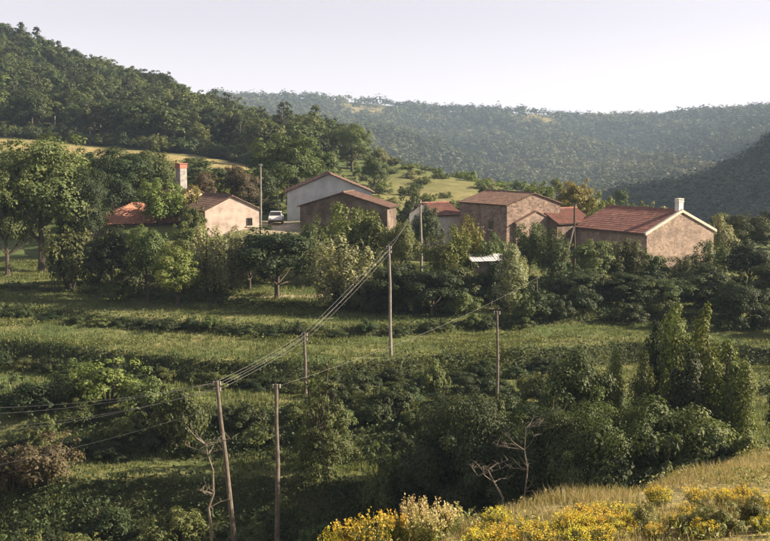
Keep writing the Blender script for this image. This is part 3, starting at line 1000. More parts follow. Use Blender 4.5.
def pole(key, px_top, py_top, Y, px_base=None, r=0.11, mat='pole_wood', label='', ins=2, arm=False, py_base=None, brace=False, hidden_h=None):
    t = at(px_top, py_top, Y)
    bx = foot(px_base if px_base is not None else px_top, Y)
    e = empty('utility_pole', bx)
    top = t - bx
    mb = MB(); n = 6
    rr = random.Random(hash(key) % 1000)
    pts = [Vector((0, 0, -.5)).lerp(top, i / n) + (Vector((rr.uniform(-.03, .03), rr.uniform(-.03, .03), 0)) if 0 < i < n else Vector()) for i in range(n + 1)]
    mb.tube(pts, [r * (1.25 - .55 * i / n) for i in range(n + 1)], 9)
    mb.build('post', M[mat], e, smooth=False)
    tips = []
    if arm:
        ab = MB(); ab.box(top.x - .62, top.x + .62, top.y - .15, top.y - .07, top.z - .38, top.z - .28)
        ab.build('crossarm', M['pole_wood'], e)
    k = 0
    for i in range(ins):
        z = top.z - .15 - .28 * (i // 2) if not arm else top.z - .28
        sx = (-1 if i % 2 else 1)
        x = top.x + (sx * .15 if not arm else (-.5 + i * 1.0 / max(1, ins - 1)))
        y = top.y - (.11 if arm else 0)
        ib = MB()
        ib.tube([(x, y, z - .05), (x, y, z), (x, y, z + .05), (x, y, z + .11), (x, y, z + .15)], [.012, .034, .022, .03, .012], 8)
        io = ib.build('insulator', M['ceramic'], e)
        if not arm:
            kb = MB(); kb.tube([(top.x, top.y, z - .07), (x, y, z - .07), (x, y, z - .03)], [.015] * 3, 5); kb.build('bracket', M['iron'], io)
        tips.append(bx + Vector((x, y, z + .08)))
    if brace:
        b2 = foot(px_top - 14, Y - 1.0)
        bb = MB(); bb.tube([b2 - bx - Vector((0, 0, .3)), top * .72], [.09, .07], 7); bb.build('brace', M['pole_grey'], e)
    TOPS[key] = tips
    tag(e, label, 'pole', 'utility poles')
    return e


pole('A', 217, 381, 47, 239.5, r=.115, label='leaning brown wooden pole beside the bare pale tree', ins=4)
pole('B', 276.5, 384, 46, 278, r=.11, label='upright dark wooden pole on the lowest bank beside the leaning pole', ins=2)
pole('C', 389, 246, 69.3, 391, r=.10, mat='pole_grey', label='tall slim weathered grey pole rising from the open grass terrace', ins=4)
pole('D', 304.5, 333, 61, 306, r=.10, mat='pole_wood', label='short pole with insulators rising behind the feathery tree', ins=4)
pole('E', 497, 311, 57, 497.5, r=.085, label='thin dark pole above the bent bare branches in the valley', ins=2)
pole('F', 420.5, 200, 97, 421.5, r=.12, mat='pole_grey', label='pale pole with crossarm in front of the small white house', ins=3, arm=True)
pole('G', 260.5, 164, 104, 260.5, r=.10, mat='pole_grey', label='slim pale pole beside the pink gable', ins=2)
pole('H', 574.5, 204, 99.5, 574.5, r=.11, mat='wood_dark', label='dark pole with slanting pale brace before the red roofed house', ins=2, brace=True)
pole('I', 537, 276, 85, 537, r=.06, mat='pole_wood', label='thin brown pole in the thicket below the brown stone house', ins=1)
pole('J', 55, 116, 232, 55, r=.13, mat='pole_grey', label='pale pole on the yellow field below the wood', ins=0)
pole('K', 90, 131, 226, 90, r=.13, mat='pole_grey', label='short grey pole at the edge of the dry yellow field', ins=0)


def cable(a, b, sag, label, r=0.0045):
    n = 16
    mid = (a + b) / 2
    e = MB()
    e.tube([a.lerp(b, i / n) - mid - Vector((0, 0, sag * 4 * (i / n) * (1 - i / n))) for i in range(n + 1)], [r] * (n + 1), 5)
    o = e.build('power_cable', M['wire'], None, smooth=True)
    o.location = mid
    tag(o, label, 'cable', 'overhead cables')
    return o


Lp = [at(-130, 405, 50), at(-130, 413, 50), at(-130, 429, 49.5), at(-130, 434, 49.5)]
for k in range(4):
    cable(Lp[k], TOPS['A'][k], .55 + .05 * k, 'cable sagging from the leaning pole across the lower terraces', r=.0075)
for k in range(4):
    cable(TOPS['A'][k], TOPS['D'][k], .12, 'cable climbing from the leaning pole to the short pole')
for k in range(4):
    cable(TOPS['D'][k], TOPS['C'][k], .15, 'cable climbing from the short pole to the tall slim pole')
cable(at(-130, 487, 45), TOPS['B'][0], .5, 'single cable sagging low to the upright dark pole', r=.006)
cable(TOPS['B'][0], TOPS['I'][0], .5, 'single cable crossing the terraces to the thicket pole', r=.004)
cable(TOPS['C'][0], TOPS['F'][0], .3, 'short cable between the tall slim pole and the crossarm pole')
cable(TOPS['C'][1], TOPS['F'][1], .3, 'short cable between the tall slim pole and the crossarm pole')

# ------------------------------------------------------------------ trees of the hamlet (photo column, distance, top row, width)
G1 = 'trees and bushes around the houses'
PL = [
    # left: big trees
    ('round', 42, 101, 135, 118, 'leaf_mid', 'large broad tree with a clear trunk on the mown strip'),
    ('round', -8, 104, 150, 80, 'leaf_mid', 'broad tree cut by the picture edge next to the large broad tree'),
    ('round', 8, 98, 168, 70, 'leaf_mid', 'lower green tree under the edge of the large broad tree'),
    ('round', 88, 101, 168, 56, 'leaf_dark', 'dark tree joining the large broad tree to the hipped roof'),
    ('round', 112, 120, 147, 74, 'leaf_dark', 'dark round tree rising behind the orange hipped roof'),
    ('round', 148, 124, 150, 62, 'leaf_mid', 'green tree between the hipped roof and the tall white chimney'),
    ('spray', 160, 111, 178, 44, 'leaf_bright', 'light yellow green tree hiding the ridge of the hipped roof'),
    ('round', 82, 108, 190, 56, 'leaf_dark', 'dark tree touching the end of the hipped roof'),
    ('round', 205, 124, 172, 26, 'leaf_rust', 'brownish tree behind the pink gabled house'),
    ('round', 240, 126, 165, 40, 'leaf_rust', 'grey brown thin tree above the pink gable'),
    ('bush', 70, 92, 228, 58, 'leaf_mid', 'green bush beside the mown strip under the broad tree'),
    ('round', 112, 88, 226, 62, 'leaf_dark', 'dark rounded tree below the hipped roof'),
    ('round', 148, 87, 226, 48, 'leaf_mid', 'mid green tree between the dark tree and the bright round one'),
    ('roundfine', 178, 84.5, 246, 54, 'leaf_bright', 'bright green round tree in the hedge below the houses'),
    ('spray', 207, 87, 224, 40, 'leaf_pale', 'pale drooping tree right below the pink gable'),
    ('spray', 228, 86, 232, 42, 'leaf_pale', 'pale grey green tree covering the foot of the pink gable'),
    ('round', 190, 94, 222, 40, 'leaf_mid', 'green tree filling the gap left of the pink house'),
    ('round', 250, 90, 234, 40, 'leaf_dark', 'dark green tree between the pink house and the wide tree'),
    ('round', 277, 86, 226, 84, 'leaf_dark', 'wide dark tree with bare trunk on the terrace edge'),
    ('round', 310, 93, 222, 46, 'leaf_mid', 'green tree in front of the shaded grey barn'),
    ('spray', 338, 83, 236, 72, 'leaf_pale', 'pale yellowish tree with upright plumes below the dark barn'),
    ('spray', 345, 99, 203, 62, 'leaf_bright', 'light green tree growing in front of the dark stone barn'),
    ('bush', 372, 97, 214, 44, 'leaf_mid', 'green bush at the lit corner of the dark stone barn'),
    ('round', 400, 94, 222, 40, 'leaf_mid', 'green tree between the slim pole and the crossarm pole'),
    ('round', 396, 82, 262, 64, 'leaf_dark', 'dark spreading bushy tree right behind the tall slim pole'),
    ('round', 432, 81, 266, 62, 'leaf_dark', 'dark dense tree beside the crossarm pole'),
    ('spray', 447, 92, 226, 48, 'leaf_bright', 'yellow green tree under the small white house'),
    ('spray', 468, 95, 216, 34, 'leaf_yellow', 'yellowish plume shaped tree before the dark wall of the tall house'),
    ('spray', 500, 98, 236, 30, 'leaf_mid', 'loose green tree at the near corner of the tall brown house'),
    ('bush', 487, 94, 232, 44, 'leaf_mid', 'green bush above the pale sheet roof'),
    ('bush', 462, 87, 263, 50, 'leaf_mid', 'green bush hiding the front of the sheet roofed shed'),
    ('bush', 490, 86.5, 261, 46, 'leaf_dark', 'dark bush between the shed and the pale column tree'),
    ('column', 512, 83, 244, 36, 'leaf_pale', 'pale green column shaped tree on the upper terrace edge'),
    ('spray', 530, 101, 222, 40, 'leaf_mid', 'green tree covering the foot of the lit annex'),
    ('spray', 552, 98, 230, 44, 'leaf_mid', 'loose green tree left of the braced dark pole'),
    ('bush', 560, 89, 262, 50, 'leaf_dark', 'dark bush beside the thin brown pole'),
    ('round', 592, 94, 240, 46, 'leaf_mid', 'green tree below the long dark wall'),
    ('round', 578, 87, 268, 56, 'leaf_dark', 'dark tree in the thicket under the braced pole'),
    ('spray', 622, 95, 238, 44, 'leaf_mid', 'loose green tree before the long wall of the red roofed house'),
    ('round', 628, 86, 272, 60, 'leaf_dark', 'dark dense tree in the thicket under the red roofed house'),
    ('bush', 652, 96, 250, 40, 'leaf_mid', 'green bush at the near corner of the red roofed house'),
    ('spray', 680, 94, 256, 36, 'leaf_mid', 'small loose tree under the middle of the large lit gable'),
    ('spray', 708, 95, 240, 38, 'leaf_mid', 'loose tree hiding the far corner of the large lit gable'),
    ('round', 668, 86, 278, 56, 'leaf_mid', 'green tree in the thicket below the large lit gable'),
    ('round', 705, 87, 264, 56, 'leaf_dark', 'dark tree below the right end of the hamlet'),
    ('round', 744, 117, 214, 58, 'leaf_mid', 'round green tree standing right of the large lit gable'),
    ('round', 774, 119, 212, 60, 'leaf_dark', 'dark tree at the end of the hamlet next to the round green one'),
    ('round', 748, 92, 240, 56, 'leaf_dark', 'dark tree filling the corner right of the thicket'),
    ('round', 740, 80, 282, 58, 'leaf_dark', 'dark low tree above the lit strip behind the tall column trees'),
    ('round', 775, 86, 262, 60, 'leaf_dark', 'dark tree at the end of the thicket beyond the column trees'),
    # behind the houses
    ('round', 288, 138, 134, 74, 'leaf_mid', 'large round tree standing behind the grey barn'),
    ('round', 262, 132, 168, 38, 'leaf_dark', 'dark tree in the shade behind the parked car'),
    ('round', 322, 146, 146, 40, 'leaf_mid', 'green tree rising over the ridge of the grey barn'),
    ('round', 352, 205, 124, 44, 'leaf_mid', 'tall tree alone on the slope above the barns'),
    ('round', 374, 176, 156, 30, 'leaf_mid', 'small round tree on the slope behind the dark stone barn'),
    ('bush', 414, 134, 193, 40, 'leaf_dark', 'dark bush in the hollow behind the crossarm pole'),
    ('round', 540, 128, 181, 40, 'leaf_bright', 'light green tree above the ridge of the tall brown house'),
    ('round', 572, 126, 180, 44, 'leaf_yellow', 'yellow green tree behind the low red outbuilding'),
    ('bush', 600, 124, 193, 34, 'leaf_bright', 'light green bush behind the end of the long red roof'),
    ('bush', 636, 126, 202, 40, 'leaf_mid', 'green bush peeping over the long red roof'),
    ('bush', 658, 128, 203, 30, 'leaf_pale', 'pale bush peeping over the red roof near the chimney'),
    ('bush', 722, 113, 214, 34, 'leaf_pale', 'pale bush behind the far corner of the lit gable'),
    ('round', 426, 108, 206, 26, 'leaf_dark', 'dark tree hiding the shaded end of the small white house'),
    ('round', 194, 103, 203, 28, 'leaf_mid', 'small green tree hiding the shaded side of the pink house'),
    ('spray', 192, 113, 184, 22, 'leaf_yellow', 'yellowish thin tree before the narrow ochre house'),
    ('bush', 176, 114, 184, 26, 'leaf_bright', 'light green bush at the foot of the tall white chimney'),
    ('spray', 240, 100, 226, 34, 'leaf_pale', 'pale loose tree at the middle of the pink gable'),
    # terraces
    ('bushfine', 70, 62, 360, 74, 'leaf_mid', 'green bush in the row under the long terrace bank'),
    ('bushfine', 110, 61, 356, 76, 'leaf_bright', 'light green bush tallest in the row under the terrace bank'),
    ('bushfine', 148, 59.5, 366, 62, 'leaf_mid', 'green bush joining the tall light bush and the one by the leaning pole'),
    ('bushfine', 182, 56, 378, 62, 'leaf_mid', 'green bush standing just left of the leaning pole'),
    ('bushfine', 24, 60, 376, 66, 'leaf_dark', 'dark green bush at the start of the row under the bank'),
    ('bushfine', 48, 52, 433, 78, 'leaf_rust', 'grey brown bush with reddish leaves on the lowest terrace'),
    ('bushfine', 12, 51.5, 444, 50, 'leaf_rust', 'smaller grey brown bush next to the reddish leaved one'),
    ('cone', 326, 52.5, 364, 66, 'leaf_mid', 'feathery pointed tree beside the upright dark pole'),
    ('cone', 312, 54, 372, 40, 'leaf_mid', 'slender feathery tree leaning on the pointed one'),
    ('bushfine', 392, 50, 443, 58, 'leaf_mid', 'low rounded bush on the bank right of the feathery tree'),
    # valley on the right
    ('roundfine', 468, 47, 391, 70, 'leaf_dark', 'dark tree with sunlit top over the bent bare branches'),
    ('roundfine', 443, 48.5, 420, 54, 'leaf_dark', 'low dark tree between the rounded bush and the sunlit topped tree'),
    ('roundfine', 505, 44.5, 424, 50, 'leaf_dark', 'dark tree right behind the bent bare stem'),
    ('roundfine', 412, 49, 452, 50, 'leaf_dark', 'low dark tree beside the rounded bush on the bank'),
    ('column', 497, 46.5, 400, 20, 'leaf_mid', 'slim upright tree at the foot of the thin dark pole'),
    ('roundfine', 528, 46, 404, 54, 'leaf_dark', 'dark green tree right of the thin dark pole'),
    ('roundfine', 572, 51, 352, 56, 'leaf_mid', 'grey green tree with ragged top in front of the small pointed one'),
    ('column', 612, 53, 347, 20, 'leaf_bright', 'small pointed column tree standing alone on the lit terrace'),
    ('roundfine', 560, 44, 410, 62, 'leaf_mid', 'green tree in the front row above the yellow meadow'),
    ('roundfine', 606, 42, 392, 74, 'leaf_mid', 'broad green tree in the front row above the yellow meadow'),
    ('roundfine', 652, 42.5, 398, 74, 'leaf_mid', 'leafy green tree below the tall column trees'),
    ('roundfine', 694, 41.5, 408, 66, 'leaf_mid', 'green tree in the front row under the last column tree'),
    ('bushfine', 722, 40, 432, 44, 'leaf_dark', 'dark bush closing the front row above the dry grass'),
    ('bushfine', 585, 40, 440, 60, 'leaf_dark', 'dark bush at the meadow edge under the broad green tree'),
    ('bushfine', 640, 39.5, 438, 60, 'leaf_dark', 'dark bush at the meadow edge under the leafy green tree'),
    ('column', 672, 53, 304, 46, 'leaf_bright', 'tallest column tree twin with a split pointed top'),
    ('column', 700, 51.5, 306, 44, 'leaf_bright', 'tall sunlit column tree with a spiky top'),
    ('column', 652, 54, 322, 40, 'leaf_dark', 'dark column tree left of the tallest one'),
    ('column', 722, 50, 340, 46, 'leaf_bright', 'sunlit column tree stepping down from the tall ones'),
    ('column', 740, 49, 360, 36, 'leaf_bright', 'lowest column tree at the end of the group'),
    ('column', 686, 49.5, 348, 50, 'leaf_dark', 'dark broad column tree in front of the tall pair'),
    ('column', 640, 50, 352, 30, 'leaf_mid', 'short thin column tree before the dark one'),
    # beyond the right edge
    ('round', 805, 92, 240, 60, 'leaf_mid', 'tree beyond the end of the thicket'),
    ('round', 840, 78, 280, 60, 'leaf_mid', 'tree beyond the end of the lit strip'),
    ('roundfine', 800, 52, 350, 70, 'leaf_mid', 'tree beyond the column trees'),
]
for key, px, Y, tp, wd, mat, lab in PL:
    plant(key, px, Y, tp, wd, mat, lab, G1 if Y > 80 else 'trees and bushes on the terraces')

ADJ = {'leaf_hill': 'green', 'leaf_dark': 'dark green', 'leaf_mid': 'lighter green', 'leaf_bright': 'bright yellowish green', 'leaf_pale': 'pale grey green'}

# thicket undergrowth and hedges: look-alikes told apart by place only
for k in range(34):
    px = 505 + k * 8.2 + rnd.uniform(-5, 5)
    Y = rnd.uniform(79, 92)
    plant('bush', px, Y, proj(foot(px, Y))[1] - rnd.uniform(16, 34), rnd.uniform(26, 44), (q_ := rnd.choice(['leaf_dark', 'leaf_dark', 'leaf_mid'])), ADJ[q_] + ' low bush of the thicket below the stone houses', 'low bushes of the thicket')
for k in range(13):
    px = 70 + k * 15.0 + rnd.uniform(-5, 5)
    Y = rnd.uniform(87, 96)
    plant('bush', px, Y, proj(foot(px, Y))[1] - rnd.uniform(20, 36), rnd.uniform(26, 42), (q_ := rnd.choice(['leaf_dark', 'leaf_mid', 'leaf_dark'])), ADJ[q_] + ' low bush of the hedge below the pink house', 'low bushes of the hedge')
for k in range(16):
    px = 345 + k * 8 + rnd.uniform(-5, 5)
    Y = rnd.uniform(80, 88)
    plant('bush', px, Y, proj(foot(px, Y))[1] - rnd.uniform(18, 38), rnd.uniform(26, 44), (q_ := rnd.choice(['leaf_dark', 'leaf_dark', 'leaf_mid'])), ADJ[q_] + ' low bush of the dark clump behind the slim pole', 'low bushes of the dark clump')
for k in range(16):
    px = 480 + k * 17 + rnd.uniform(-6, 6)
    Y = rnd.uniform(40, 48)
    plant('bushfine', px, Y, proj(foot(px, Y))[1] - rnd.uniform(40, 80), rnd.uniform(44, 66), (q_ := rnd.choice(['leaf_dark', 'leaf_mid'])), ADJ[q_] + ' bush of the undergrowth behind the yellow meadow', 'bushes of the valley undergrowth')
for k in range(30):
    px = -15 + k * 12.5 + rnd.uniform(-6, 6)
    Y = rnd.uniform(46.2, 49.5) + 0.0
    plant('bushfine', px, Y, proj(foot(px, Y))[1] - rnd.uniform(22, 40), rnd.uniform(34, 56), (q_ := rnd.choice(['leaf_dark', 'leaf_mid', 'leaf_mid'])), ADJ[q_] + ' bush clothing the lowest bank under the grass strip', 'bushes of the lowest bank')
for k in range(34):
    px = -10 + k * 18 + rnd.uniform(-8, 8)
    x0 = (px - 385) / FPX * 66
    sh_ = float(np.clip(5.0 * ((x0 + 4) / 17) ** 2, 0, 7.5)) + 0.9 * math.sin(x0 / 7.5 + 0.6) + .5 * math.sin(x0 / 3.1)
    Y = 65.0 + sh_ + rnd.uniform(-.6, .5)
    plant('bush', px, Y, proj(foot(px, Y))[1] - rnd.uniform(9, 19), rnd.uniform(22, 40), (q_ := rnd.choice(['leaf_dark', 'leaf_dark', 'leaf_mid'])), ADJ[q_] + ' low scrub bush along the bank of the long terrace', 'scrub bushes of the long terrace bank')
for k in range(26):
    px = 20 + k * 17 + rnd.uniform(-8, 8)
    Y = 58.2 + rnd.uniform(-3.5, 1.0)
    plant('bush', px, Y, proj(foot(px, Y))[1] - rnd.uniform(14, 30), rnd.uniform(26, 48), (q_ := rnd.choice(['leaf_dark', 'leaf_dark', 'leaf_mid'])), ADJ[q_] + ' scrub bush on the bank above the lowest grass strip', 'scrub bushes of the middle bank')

for k in range(24):
    px = 10 + k * 22 + rnd.uniform(-9, 9)
    x0 = (px - 385) / FPX * 76
    Y = 75.4 + float(np.clip(5.0 * ((x0 + 4) / 17) ** 2, 0, 7.5)) + 0.9 * math.sin(x0 / 7.5 + 0.6) + .5 * math.sin(x0 / 3.1) + rnd.uniform(-.5, .4)
    plant('bush', px, Y, proj(foot(px, Y))[1] - rnd.uniform(7, 15), rnd.uniform(18, 36), (q_ := rnd.choice(['leaf_dark', 'leaf_dark', 'leaf_mid'])), ADJ[q_] + ' low bush on the upper bank of the long field', 'bushes of the upper field bank')
for k in range(26):
    px = 335 + k * 12.5 + rnd.uniform(-8, 8)
    Y = rnd.uniform(56.5, 64.5)
    plant('bush', px, Y, proj(foot(px, Y))[1] - rnd.uniform(16, 34), rnd.uniform(30, 54), (q_ := rnd.choice(['leaf_dark', 'leaf_dark', 'leaf_mid'])), ADJ[q_] + ' bush of the scrub around the thin dark pole', 'bushes of the scrub around the thin dark pole')

# streaks of coarse weeds in the long terrace field
r = np.random.RandomState(78)
n = 260000
Y_ = r.uniform(66, 106, n); X_ = r.uniform(-.42, .42, n) * Y_
k_ = r.rand(n) < sstep(.12, .45, fbm(X_ / 7 + 2, Y_ / 1.7 + 8))
X_, Y_ = X_[k_][:46000], Y_[k_][:46000]
lump = np.clip(.22 + .5 * fbm(X_ / .8 + 4, Y_ / .8), .04, .7)
P_ = np.stack([X_, Y_, ground(X_, Y_) + lump * (.2 + .8 * r.rand(len(X_)))], 1)
N_ = rdirs(r, len(X_)) * .9 + np.array([0, 0, .6]); N_ /= np.linalg.norm(N_, axis=1)[:, None]
L_ = r.uniform(.10, .22, len(X_))
V_, F_ = leaf_quads(P_, N_, L_, L_ * .5, r)
tag(link('field_weeds', mesh_np('field_weeds', V_, F_, mat=M['leaf_mid'])), 'streaks of coarse green weeds in the terrace field', 'weeds', kind='stuff')

# scrub mat on the steep banks
r = np.random.RandomState(77)
n = 400000
Y_ = r.uniform(44.5, 95, n); X_ = r.uniform(-.46, .46, n) * Y_
sl_ = (vside(X_, Y_ + .3) - vside(X_, Y_ - .3)) / .6
k_ = (r.rand(n) < sstep(.14, .30, sl_) * (.55 + .7 * fbm(X_ / 1.3, Y_ / 1.3))) & (vside(X_, Y_) > fore(X_, Y_))
X_, Y_ = X_[k_][:90000], Y_[k_][:90000]
lump = np.clip(.42 + .85 * fbm(X_ / .9 + 4, Y_ / .9), .06, 1.2)
P_ = np.stack([X_, Y_, ground(X_, Y_) + lump * (.25 + .75 * r.rand(len(X_)))], 1)
N_ = rdirs(r, len(X_)) * .7 + np.array([0, -.25, .8]); N_ /= np.linalg.norm(N_, axis=1)[:, None]
L_ = r.uniform(.11, .24, len(X_))
V_, F_ = leaf_quads(P_, N_, L_, L_ * .6, r)
tag(link('bank_scrub', mesh_np('bank_scrub', V_, F_, mat=M['leaf_dark'])), 'dark low scrub matting the steep terrace banks', 'scrub', kind='stuff')

# slopes behind the hamlet
PG = random.Random(5)
pts = []


def scatter(n, xr, yr, dmin, ok, tries=30000):
    out_ = []
    for _ in range(tries):
        if len(out_) >= n: break
        x, y = PG.uniform(*xr), PG.uniform(*yr)
        if len(pts) and ((np.array(pts) - (x, y)) ** 2).sum(1).min() < dmin ** 2: continue
        if not ok(x, y): continue
        pts.append((x, y)); out_.append((x, y))
    return out_


def inview(x, y, a=-25, b_=800):
    p_ = proj((x, y, gz(x, y)))[0]
    return a < p_ < b_


hx = lambda x: float(np.interp(x, HX, HYC)); hf = lambda x: float(np.interp(x, HX, HYF))
for x, y in scatter(296, (-160, -12), (190, 420), 4.9, lambda x, y: hf(x) + 15 < y < hx(x) + 6 and inview(x, y)):
    big = rnd.uniform(.75, 1.25)
    cn_ = rnd.random() < .16
    joined_tree('hillside_tree', 'hillcone' if cn_ else 'hill', x, y, (9.6 if cn_ else 8.0) * big, (6.2 if cn_ else 8.2) * big * rnd.uniform(.85, 1.15), (q_ := rnd.choice(['leaf_hill', 'leaf_hill', 'leaf_dark', 'leaf_mid'] if not cn_ else ['leaf_dark', 'leaf_hill'])), ADJ[q_] + (' pointed' if cn_ else ' leafy') + ' tree of the wood on the high hill', 'trees of the wood on the hill')
for x, y in scatter(60, (-150, -14), (190, 260), 2.6, lambda x, y: hf(x) + 8 < y < hf(x) + 15 and inview(x, y)):
    joined_tree('edge_bush', 'hillbush', x, y, rnd.uniform(2, 3.6), rnd.uniform(4, 6.5), (q_ := rnd.choice(['leaf_hill', 'leaf_dark', 'leaf_mid'])), ADJ[q_] + ' bush along the foot of the wood on the hill', 'bushes along the foot of the wood', 'bush')
for x, y in scatter(75, (-90, -14), (126, 200), 5.2, lambda x, y: y < hf(x) - 30 and inview(x, y)):
    b_ = rnd.random() < .6
    joined_tree('slope_tree' if not b_ else 'slope_bush', 'hill' if not b_ else 'hillbush', x, y, rnd.uniform(3, 5) if not b_ else rnd.uniform(1.5, 3), rnd.uniform(4, 6.5), (q_ := rnd.choice(['leaf_mid', 'leaf_dark', 'leaf_bright', 'leaf_hill'])),
                ADJ[q_] + ' ' + ('tree' if not b_ else 'bush') + ' of the slope between the hamlet and the yellow field', ('trees' if not b_ else 'bushes') + ' of the slope under the field', 'tree' if not b_ else 'bush')
for x, y in scatter(130, (-22, 60), (132, 260), 4.6, lambda x, y: y < hx(x) + 18 and inview(x, y) and not (abs(x - 9) < 14 and abs(y - 170) < 26 and rnd.random() < .70)):
    b_ = rnd.random() < .96
    joined_tree('slope_tree' if not b_ else 'slope_bush', 'hill' if not b_ else 'hillbush', x, y, rnd.uniform(3, 4.6) if not b_ else rnd.uniform(1.0, 2.2), rnd.uniform(2.4, 4.6), (q_ := rnd.choice(['leaf_mid', 'leaf_mid', 'leaf_bright', 'leaf_bright', 'leaf_pale'])),
                ADJ[q_] + ' ' + ('tree' if not b_ else 'bush') + ' on the green slope behind the stone houses', ('trees' if not b_ else 'bushes') + ' of the slope behind the stone houses', 'tree' if not b_ else 'bush')

# ------------------------------------------------------------------ distant woods (one mass each)
def wood(name, label, P, rad, hgt, seed, nl, ls):
    """each crown a heap of leafy sprays; one colour value per crown"""
    r = np.random.RandomState(seed)
    n = len(P)
    D = rdirs(r, n * nl)
    D[:, 2] = np.where(D[:, 2] < -.15, -D[:, 2], D[:, 2])
    S = np.repeat(np.stack([rad, rad, hgt], 1), nl, 0)
    lob = 1 + .25 * np.sin(3 * np.arctan2(D[:, 1], D[:, 0]) + np.repeat(r.uniform(0, 6.28, n), nl))
    Q = np.repeat(P, nl, 0) + D * S * (lob * r.uniform(.55, 1.05, n * nl))[:, None]
    N = .7 * D + .22 * rdirs(r, n * nl) + np.array([0, 0, .55]); N /= np.linalg.norm(N, axis=1)[:, None]
    L = np.repeat(rad, nl) * ls * r.uniform(.6, 1.4, n * nl)
    V, F = leaf_quads(Q, N, L, L * .75, r)
    me = mesh_np(name, V, F, None, M['far_leaf'])
    big = .5 + .5 * fbm(P[:, 0] / 60, P[:, 1] / 60)
    t = np.clip(.22 * r.rand(n) + .78 * (1.7 * (big - .5) + .5), 0, 1)
    a = me.attributes.new('tint', 'FLOAT', 'POINT'); a.data.foreach_set('value', np.repeat(t, nl * 4).astype(np.float32))
    o = link(name, me)
    tag(o, label, 'wood', kind='stuff')
    return o


def fan(y0, y1, pa, pb, sp, seed, keep):
    r = np.random.RandomState(seed)
    X, Yy = [], []
    y = y0
    while y < y1:
        s = sp(y)
        xs_ = np.arange((pa - 385) / FPX * y, (pb - 385) / FPX * y, s)
        X.append(xs_ + r.uniform(-.5, .5, len(xs_)) * s); Yy.append(y + r.uniform(-.5, .5, len(xs_)) * s)
        y += s * 0.95
    X = np.concatenate(X); Yy = np.concatenate(Yy)
    k = keep(X, Yy, r)
    X, Yy = X[k], Yy[k]
    Z = ground(X, Yy)
    return X, Yy, Z, r


X, Yy, Z, r = fan(610, 1512, 215, 800, lambda y: 4.2 + y * 0.0030, 3, lambda x, y, r: (r.rand(len(x)) > 1.1 * ((y > 1300) * dryness(x, y))) & (hill_far(x, y) > hill_right(x, y)) & (fbm(x / 45, y / 45) > -.85))
rad = (2.6 + 0.0021 * Yy) * r.uniform(.6, 1.4, len(X)); hg = rad * r.uniform(.7, 1.3, len(X))
wood('far_wood', 'blue green wood covering the long far ridge', np.stack([X, Yy, Z + hg * .55], 1), rad, hg, 4, 32, .55)
X, Yy, Z, r = fan(275, 800, 520, 860, lambda y: 6.2 if y < 520 else 7.5, 8, lambda x, y, r: (hill_right(x, y) > -52) & (hill_right(x, y) > hill_far(x, y) - 1))
rad = 4.0 * r.uniform(.7, 1.35, len(X)); hg = rad * r.uniform(.9, 1.4, len(X))
wood('shaded_wood', 'dark shaded wood on the hill flank beyond the red roofed house', np.stack([X, Yy, Z + hg * .6], 1), rad, hg, 9, 60, .40)

# ------------------------------------------------------------------ bare trees
def bare_tree(name, label, pts, r0, twigs, seed, mat='bark_pale', group=None):
    """pts: (px, py, Y) along the stem"""
    r = random.Random(seed)
    w = [at(*p) for p in pts]
    f = foot(pts[0][0], pts[0][2])
    e = empty(name, f)
    w[0] = Vector((w[0].x, w[0].y, f.z - .2))
    mb = MB(); n = len(w)
    mb.tube([p - f for p in w], [r0 * (1 - .75 * i / (n - 1)) for i in range(n)], 7)
    mb.build('trunk', M[mat], e)
    for i, cnt in twigs:
        for k in range(cnt):
            b0 = w[i] - f
            a = r.uniform(0, 6.28); ln = r.uniform(.5, 1.3)
            d = Vector((math.cos(a), math.sin(a) * .6, r.uniform(-.1, .7)))
            bt = MB()
            p1 = b0 + d * ln * .5 + Vector((0, 0, .05)); p2 = b0 + d * ln + Vector((r.uniform(-.2, .2), 0, r.uniform(-.1, .3)))
            bt.tube([b0, p1, p2], [r0 * .42, r0 * .26, r0 * .06], 5)
            for q in range(4):
                s0 = p1.lerp(p2, r.random()); s1 = s0 + Vector((r.uniform(-.4, .4), r.uniform(-.3, .3), r.uniform(-.05, .35)))
                bt.tube([s0, s0.lerp(s1, .5) + Vector((0, 0, .04)), s1], [r0 * .14, r0 * .1, r0 * .03], 4)
            bt.build('branch', M[mat], e)
    return tag(e, label, 'tree', group)


bare_tree('dead_tree', 'dead pale leafless tree with crooked trunk beside the leaning pole', [(214, 545, 45.5), (211, 525, 45.5), (208.5, 508, 45.4), (213.5, 494, 45.4), (213, 470, 45.4), (208, 455, 45.4), (205, 444, 45.4)], .072, [(2, 2), (3, 3), (5, 4), (6, 7)], 3)
bare_tree('bent_tree', 'bent pale leafless stem arching over the meadow edge', [(506, 520, 41), (503, 498, 41), (494, 482, 41), (488, 470, 41), (478, 476, 41)], .06, [(2, 2), (3, 3), (4, 3)], 5)
bare_tree('arched_tree', 'thin bare tree with upright stem and arched bough by the meadow', [(528, 520, 41), (525, 492, 41.1), (527.5, 470, 41), (524.5, 450, 41.1), (526, 428, 41)], .04, [(1, 3), (2, 4), (3, 5), (4, 5)], 8)

